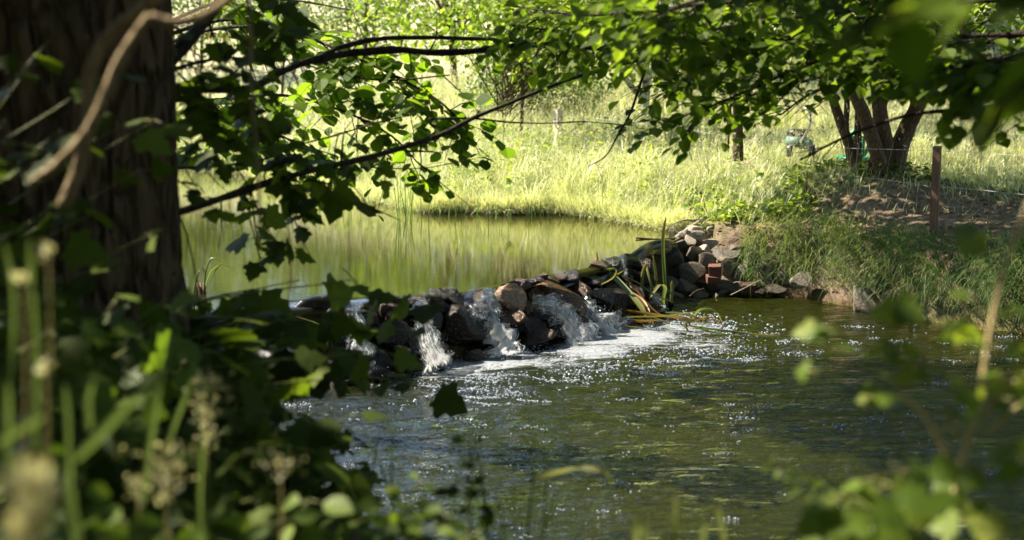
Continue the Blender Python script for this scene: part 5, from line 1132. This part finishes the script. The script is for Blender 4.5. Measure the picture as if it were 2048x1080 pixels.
def plant(name, label, base, tips, leafsize, tmpl, mat, gap=.10, stemr=.004, cat='plant', leafn=1.0, lf_t=(.15, 1), big=None, rnd=None, group=None, stem_rnd=.2, pair=True):
    """stems from base (x, y) to each tip (px, py, depth) with leaves along them"""
    b = np.array([base[0], base[1], hz(base[0], base[1]) - .03]); root = empty(name, b, label, cat, group); ta, lf = Acc(), Acc()
    for tp in tips:
        e_ = P(*tp); b1 = b + R.normal(size=3) * [.07, .07, 0]; m_ = (b1 + e_) / 2; m_[2] += .12 * np.linalg.norm(e_ - b1); m_[:2] = m_[:2] * .6 + b1[:2] * .4 
        L = np.linalg.norm(e_ - b1); n = max(6, int(L / gap)); p = spline([b1, m_, e_], n + 1); tube(ta, p, np.linspace(stemr, stemr * .35, n + 1), 6, stem_rnd)
        t = nrm(np.gradient(p, axis=0)); 
        for k in range(1, n + 1):
            if k / n < lf_t[0] or k / n > lf_t[1] or R.rand() > leafn: continue
            a0 = R.rand() * 6.28
            for q in range(2 if pair else 1):
                a_ = a0 + q * math.pi + R.normal() * .3; xd = np.array([math.cos(a_), math.sin(a_), R.uniform(-.8, .1)]) + t[k] * .2; s = leafsize * R.uniform(.55, 1.15) * (1.1 - .4 * (k / n) ** 4)
                bb = p[k] + nrm(xd) * s * .45
                if not opened(bb + nrm(xd) * s * .5)[0]: continue
                tube(ta, [p[k], bb], stemr * .3, 4, stem_rnd)
                inst(lf, tmpl, [bb], [xd], [np.array([0, -.55, .85]) + R.normal(size=3) * .35], s, np.clip((R.rand() if rnd is None else rnd + R.normal() * .25), 0, 1))
    ta.build('stems', MT['greenstem'], root); lf.build('leaves', MT[mat], root, smooth=False); return root
# maple saplings leaning out over the water from the left bank
plant('maple_sapling', 'dark maple sapling whose big leaves hang in front of the left half of the weir', (-1.5, 5.2), [(860, 590, 5.3), (820, 660, 5.0), (700, 560, 5.2), (760, 620, 4.9), (640, 640, 4.9), (720, 700, 4.8), (840, 770, 4.8), (600, 560, 5.2)], .17, MAPLE, 'maple', .10, .006, 'sapling', .95, (.35, 1))
plant('maple_sapling', 'dark maple sapling spreading over the sparkling water at lower left', (-1.4, 4.3), [(700, 830, 4.0), (640, 760, 4.0), (560, 720, 4.1), (520, 820, 3.9), (620, 900, 3.8), (480, 640, 4.2), (760, 700, 4.3), (560, 640, 4.4), (440, 780, 4.0)], .17, MAPLE, 'maple', .12, .006, 'sapling', .9, (.35, 1))
plant('maple_sapling', 'maple sapling with one glossy pale leaf in front of the trunk foot', (-1.3, 3.8), [(230, 600, 3.4), (330, 600, 3.6), (400, 590, 3.8), (130, 640, 3.4), (280, 680, 3.3), (420, 700, 3.5), (60, 560, 3.5)], .14, MAPLE, 'herb', .10, .005, 'sapling', .95, (.2, 1))
plant('maple_sapling', 'shaded maple sapling against the lower part of the big trunk', (-1.9, 4.0), [(60, 130, 3.8), (120, 260, 3.7), (20, 340, 3.6), (200, 420, 3.7), (280, 340, 4.0), (300, 470, 3.9), (40, 480, 3.5), (100, 80, 3.7), (250, 250, 3.8), (150, 380, 3.5), (240, 520, 3.7), (90, 440, 3.3), (10, 240, 3.4), (210, 150, 3.8), (310, 240, 4.1)], .14, MAPLE, 'maple', .17, .005, 'sapling', .6, (.3, 1))
for k, (bx, by, tips, ls_, tm, mt, lab) in enumerate([
    (-1.15, 3.2, [(60, 700, 2.8), (160, 760, 2.8), (260, 800, 2.8), (20, 820, 2.7), (330, 740, 3.0)], .10, MAPLE, 'herb', 'leafy plant with jagged leaves filling the left edge below the trunk'),
    (-.95, 3.3, [(420, 820, 3.0), (500, 900, 2.9), (360, 900, 2.8), (560, 980, 2.8), (300, 960, 2.7)], .10, MAPLE, 'maple', 'dark leafy plant below the sparkling water at lower left'),
    (-.7, 3.0, [(450, 1000, 2.5), (560, 1040, 2.5), (380, 1050, 2.4), (620, 1000, 2.7)], .09, OVAL, 'herb', 'low leafy plant at the bottom left of the water'),
    (-1.0, 2.6, [(60, 900, 2.2), (160, 960, 2.2), (250, 1040, 2.2), (40, 1020, 2.1), (340, 1060, 2.3)], .09, OVAL, 'herb', 'out of focus leafy plant in the bottom left corner'),
    (-.35, 3.2, [(780, 1000, 2.9), (840, 960, 2.9), (900, 1030, 2.8), (720, 1040, 2.8), (960, 1060, 2.8)], .06, OVAL, 'herb', 'small leaved weed rising at the bottom left of centre'),
    (-1.6, 3.4, [(30, 600, 3.0), (100, 660, 3.0), (-30, 700, 2.9), (160, 700, 3.0)], .12, OVAL, 'maple', 'dark broad leaved plant beside the foot of the trunk'),
    (-1.5, 4.7, [(380, 800, 4.3), (460, 760, 4.4), (300, 720, 4.3), (440, 860, 4.2), (380, 700, 4.5)], .13, MAPLE, 'herb', 'leafy maple seedling between the trunk and the left cascades')]):
    plant('leafy_plant', lab, (bx, by), tips, ls_, tm, mt, .075, .004, 'plant', .95, (.1, 1))
# fill of undergrowth on the near bank
def undergrowth(x, y):
    return (sdist(x, y, LOW) > .25) * (sdist(x, y, UP) > .1) * ((x < -.55) | (x < -.1) & (y < 3.3)) * (x > -y * .5 - .6)
b = scatter(2600, -3.2, .2, 1.6, 8.8, undergrowth); N = len(b); ac = Acc(); 
hh = .12 + .42 * vnoise(b, 1.7)
for k in range(9):
    q = b + np.stack([R.normal(size=N) * .08, R.normal(size=N) * .08, hh * (k + .5) / 9], 1)
    inst(ac, MAPLE if k % 2 else OVAL, q, np.stack([R.normal(size=N), R.normal(size=N), R.normal(size=N) * .3 - .1], 1), np.stack([.4 * R.normal(size=N), .4 * R.normal(size=N), np.ones(N)], 1), R.uniform(.05, .12, N), R.rand(N))
o = ac.build('undergrowth', MT['maple'], smooth=False); tag(o, 'dark leafy undergrowth covering the near left bank', 'undergrowth', kind='stuff')
# long grasses of the near bank
def stems(label, specs, name='grass_stem', group=None, mat='near', wmul=1.0, rnd=.7, labels=None):
    for i_, (pts, w) in enumerate(specs):
        if labels: label = labels[i_]
        c = [P(*p) for p in pts]; o = None; ac = Acc(); ribbon(ac, c, w * c[0][1] / FOC * wmul, rnd, 22, side=(1, .2, 0)); o = ac.build(name, MT[mat], smooth=False, origin=c[0]); tag(o, label, 'grass stem', group)
GL = 'long blurred grass blades of the near bank'
LB = 'long pale green grass blade rising blurred over the dark left bank'
stems(LB, [([(70, 900, 2.0), (72, 700, 2.0), (62, 560, 2.0), (58, 470, 2.0)], 9), ([(20, 800, 2.1), (26, 600, 2.1), (8, 480, 2.1)], 8), ([(132, 1000, 2.0), (136, 860, 2.0), (128, 760, 2.0)], 9), ([(285, 1010, 2.3), (306, 850, 2.3), (326, 740, 2.3), (345, 670, 2.3)], 11),
    ([(320, 960, 2.5), (345, 860, 2.5), (385, 760, 2.5)], 9), ([(402, 1100, 2.4), (400, 980, 2.4), (408, 860, 2.4)], 9), ([(10, 980, 1.8), (16, 860, 1.8), (14, 760, 1.8)], 14), ([(150, 1090, 1.9), (138, 1000, 1.9), (140, 900, 1.9)], 13),
    ([(180, 860, 2.0), (176, 800, 2.0), (186, 760, 2.0)], 11), ([(-10, 890, 1.7), (40, 860, 1.7), (90, 830, 1.7)], 14), ([(150, 920, 1.8), (200, 870, 1.8), (250, 815, 1.8), (270, 800, 1.8)], 16), ([(160, 1080, 1.8), (145, 1020, 1.8), (138, 960, 1.8)], 16), ([(90, 1100, 2.2), (200, 1030, 2.2), (240, 1010, 2.2)], 10)], group=GL, wmul=1.1, labels=['tall upright green grass blade crossing the foot of the trunk near the left edge', 'leftmost long grass blade rising before the shaded trunk', 'short upright blade under the tall one at the lower left', 'long blade slanting up to the trunk foot under the pale lit leaves',
    'slanting blade just right of the longest slanting one', 'upright blade over the feathery grass head at lower left', 'broad pale blade at the left edge beside the blurred plume', 'broad blade rising behind the blurred bottom left plume', 'short pale blade with a blunt tip in the middle of the left foliage',
    'broad blade lying nearly flat at the left edge', 'brightest broad blade leaning right across the left foliage', 'broad pale blade curving down beside the bottom left plume', 'blade lying across the bottom left corner foliage'])
LB2 = 'green grass blade poking up blurred at the bottom edge over the water'
stems(LB2, [([(1268, 1090, 2.4), (1280, 1045, 2.4), (1300, 1090, 2.4)], 16), ([(1345, 1100, 2.6), (1350, 1030, 2.6), (1350, 985, 2.6)], 9), ([(1400, 1100, 2.5), (1405, 1070, 2.5), (1412, 1045, 2.5)], 13), ([(1450, 1100, 2.5), (1442, 1050, 2.5), (1432, 1010, 2.5)], 12), ([(1345, 1090, 2.6), (1360, 1050, 2.6), (1378, 1070, 2.6)], 9)], group='short grass blades at the bottom edge', rnd=.9, labels=['bent folded blade leftmost of the green tips at the bottom edge', 'tallest thin green blade at the bottom edge over the water', 'short broad green tip in the middle of the bottom edge', 'rightmost green blade leaning left at the bottom edge', 'low arched green blade beside the tallest thin one at the bottom edge'])
stems('pale bent grass blade lying across the water at the bottom centre', [([(1068, 958, 3.4), (1110, 945, 3.4), (1160, 936, 3.4), (1205, 942, 3.4), (1222, 960, 3.4)], 14)], rnd=1.0)
ac = Acc()
def dnear(x, y): return (sdist(x, y, LOW) > .3) * np.where(x < -.8, 1.0, .15) * (y < 5.2)
b = scatter(2600, -2.2, .2, 1.9, 6.5, dnear); N = len(b)
blades(ac, b, R.rand(N) * 6.28, R.uniform(.25, .75, N), R.rand(N) * .3, R.uniform(.2, 1.3, N), R.uniform(.004, .009, N), R.rand(N) ** 1.5, 6)
o = ac.build('near_grass', MT['near'], smooth=False); tag(o, 'long grass growing through the undergrowth of the near left bank', 'grass', kind='stuff')
def panicle(label, px, py, Yd, hgt, n, wid, size=.014, mat='seed', stem_to=1120):
    root = empty('flowering_grass_stem', P(px, stem_to, Yd), label, 'grass stem'); c = [P(px, stem_to, Yd), P(px + 4, (py + stem_to) / 2, Yd), P(px, py - hgt, Yd)]
    ac = Acc(); p = spline(c, 20); tube(ac, p, .0016, 4, .6); ac.build('stalk', MT['greenstem'], root)
    t = R.rand(n); q = np.stack([P(px + R.normal() * wid * (.3 + tt), py - hgt * tt, Yd) + R.normal(size=3) * [0, .02, 0] for tt in t])
    ac = Acc(); inst(ac, OVAL, q, R.normal(size=(n, 3)) * .5 + [0, 0, .8], R.normal(size=(n, 3)), size * R.uniform(.6, 1.3, n), R.rand(n)); ac.build('seed_head', MT[mat], root, smooth=False)['kind'] = 'stuff'
panicle('yellowish fluffy grass head low down left of the bottom centre', 330, 1000, 2.3, 110, 150, 30, .0075)
panicle('small ochre seed head beside the yellowish fluffy one', 275, 1010, 2.3, 60, 40, 10, .007)
panicle('feathery green grass head over the sparkling water', 412, 900, 2.9, 150, 190, 16, .009)
panicle('dense pale plume blurred in the bottom left corner', 60, 1110, 1.2, 170, 260, 26, .011, stem_to=1300)
panicle('ochre seed head blurred below the sparkling water', 560, 960, 2.4, 50, 50, 24, .007)
for (px, py, lab) in [(48, 570, 'small pale seed head blurred against the trunk at the left edge'), (98, 520, 'round pale seed head blurred before the trunk foot'), (92, 740, 'round yellow seed head blurred low at the far left')]:
    panicle(lab, px, py, 2.0, 22, 12, 5, .012, stem_to=980)
# feathery shoots and the flower at the bottom
plant('feathery_weed', 'feathery green weed rising blurred from the bottom right of centre', (1.0, 3.1), [(1545, 920, 2.6), (1575, 980, 2.6), (1600, 960, 2.6)], .045, LANCE, 'currant', .03, .003, 'plant', 1, (.3, 1), stem_rnd=.1)
plant('dark_weed', 'dark thin weed with small drooping leaves over the water at the bottom centre', (-.1, 3.4), [(940, 880, 3.2), (925, 920, 3.2), (960, 905, 3.2)], .045, OVAL, 'maple', .08, .0025, 'plant', .8, (.6, 1), stem_rnd=.1)
pf = P(936, 935, 3.2); ac = Acc(); inst(ac, OVAL, np.repeat(pf[None], 6, 0), R.normal(size=(6, 3)) + [0, 0, .5], R.normal(size=(6, 3)) + [0, -1, 0], .022, np.ones(6)); tube(ac, [pf, [pf[0], pf[1], hz(pf[0], pf[1])]], .0015, 4)
o = ac.build('pale_flower', MT['seed'], origin=pf); tag(o, 'single pale yellow flower over the water at the bottom centre', 'flower')
# currant-like bush at the lower right
def currant(label, base, stems_, leaves_, name='currant_bush'):
    b = np.array([base[0], base[1], base[2]]); root = empty(name, b, label, 'bush'); lf = Acc()
    for pts, w, r in stems_:
        c = [P(*p) for p in pts]; ac = Acc(); n = 16; tube(ac, spline(c, n), np.linspace(w, w * .6, n) * c[0][1] / FOC / 2, 7, r); ac.build('stem', MT['greenstem'], root)
    ta = Acc()
    for (px, py, Yd, n, sp, size) in leaves_:
        for k in range(n):
            if size > .05 and R.rand() < .08: continue
            q = P(px + R.normal() * sp, py + R.normal() * sp * .35, Yd + R.normal() * .06); xd = np.array([R.choice([-1, 1]) * R.uniform(.4, 1), R.normal() * .6, R.uniform(-.5, .1)])
            inst(lf, MAPLE, [q], [xd], [np.array([0, -.5, .9]) + R.normal(size=3) * .45], size * R.uniform(.5, .98), R.rand())
            tube(ta, [q, q - nrm(xd) * size * .5 - [0, 0, .01]], .0014, 4, .3)
    ta.build('leaf_stalks', MT['greenstem'], root)['kind'] = 'stuff'; lf.build('leaves', MT['currant'], root, smooth=False)
currant('blurred bush with lobed green leaves and one long pale cane at the lower right', (1.15, 2.1, .5),
    [([(1905, 1010, 2.4), (1930, 900, 2.4), (1960, 790, 2.4), (1985, 640, 2.4), (2020, 500, 2.4), (2060, 400, 2.4)], 16, 1.0), ([(1920, 960, 2.4), (1880, 880, 2.4), (1840, 820, 2.4), (1802, 790, 2.4)], 15, .95), ([(1930, 880, 2.4), (1990, 800, 2.4), (2060, 740, 2.4)], 10, .8),
     ([(1920, 870, 2.4), (1895, 820, 2.4)], 13, .65), ([(1870, 875, 2.4), (1900, 840, 2.4)], 12, .65), ([(1980, 860, 2.4), (2040, 810, 2.4)], 13, .7), ([(1900, 1020, 2.4), (1880, 1200, 2.3)], 16, .4), ([(1905, 1000, 2.4), (1960, 940, 2.4), (2060, 880, 2.4)], 11, .3)],
    [(1640, 655, 2.5, 4, 28, .060), (1740, 690, 2.5, 6, 34, .062), (1810, 740, 2.5, 7, 36, .062), (1620, 738, 2.5, 2, 10, .062), (1760, 790, 2.45, 5, 26, .055), (1830, 620, 2.5, 6, 40, .066), (1890, 660, 2.5, 5, 34, .066), (1950, 790, 2.4, 8, 44, .060), (2030, 760, 2.4, 6, 34, .062), (1960, 470, 2.4, 3, 26, .062), (2020, 610, 2.4, 3, 30, .060), (2010, 700, 2.4, 4, 30, .055), (1880, 830, 2.4, 4, 30, .05)])
currant('shaded lobed leaves of a low bush in the bottom right corner', (1.1, 2.3, .5),
    [([(1840, 1090, 2.3), (1830, 1000, 2.3), (1800, 950, 2.3)], 9, .2), ([(1960, 1100, 2.2), (1980, 1020, 2.2), (2030, 960, 2.2)], 9, .2)],
    [(1760, 960, 2.3, 8, 50, .075), (1700, 1030, 2.3, 8, 44, .075), (1830, 1010, 2.3, 9, 50, .075), (1900, 940, 2.3, 5, 40, .07), (1980, 1040, 2.2, 9, 50, .075), (2030, 930, 2.3, 6, 34, .07), (1680, 1070, 2.3, 5, 34, .07)])
# big blurred leaves close to the camera at the upper right
root = empty('near_branch', P(2150, 60, 1.9), 'close blurred leafy branch hanging in the top right corner', 'branch'); ac = Acc(); lf = Acc()
for pts in ([(2200, -60, 1.9), (2000, -20, 1.9), (1820, 20, 1.9), (1700, 60, 1.9)], [(2200, 120, 2.0), (2060, 160, 2.0), (1980, 230, 2.0)]):
    p = spline([P(*q) for q in pts], 14); tube(ac, p, .004, 6)
    for k in range(11):
        i = R.randint(2, 14); xd = R.normal(size=3) * [.8, .5, .3] + [-.3, 0, -.5]; inst(lf, OVAL, [p[i] + nrm(xd) * .01], [xd], [R.normal(size=3) * .5 + [0, -.2, 1]], R.uniform(.06, .10), R.rand())
ac.build('twig', MT['bough'], root); lf.build('leaves', MT['dark'], root, smooth=False)
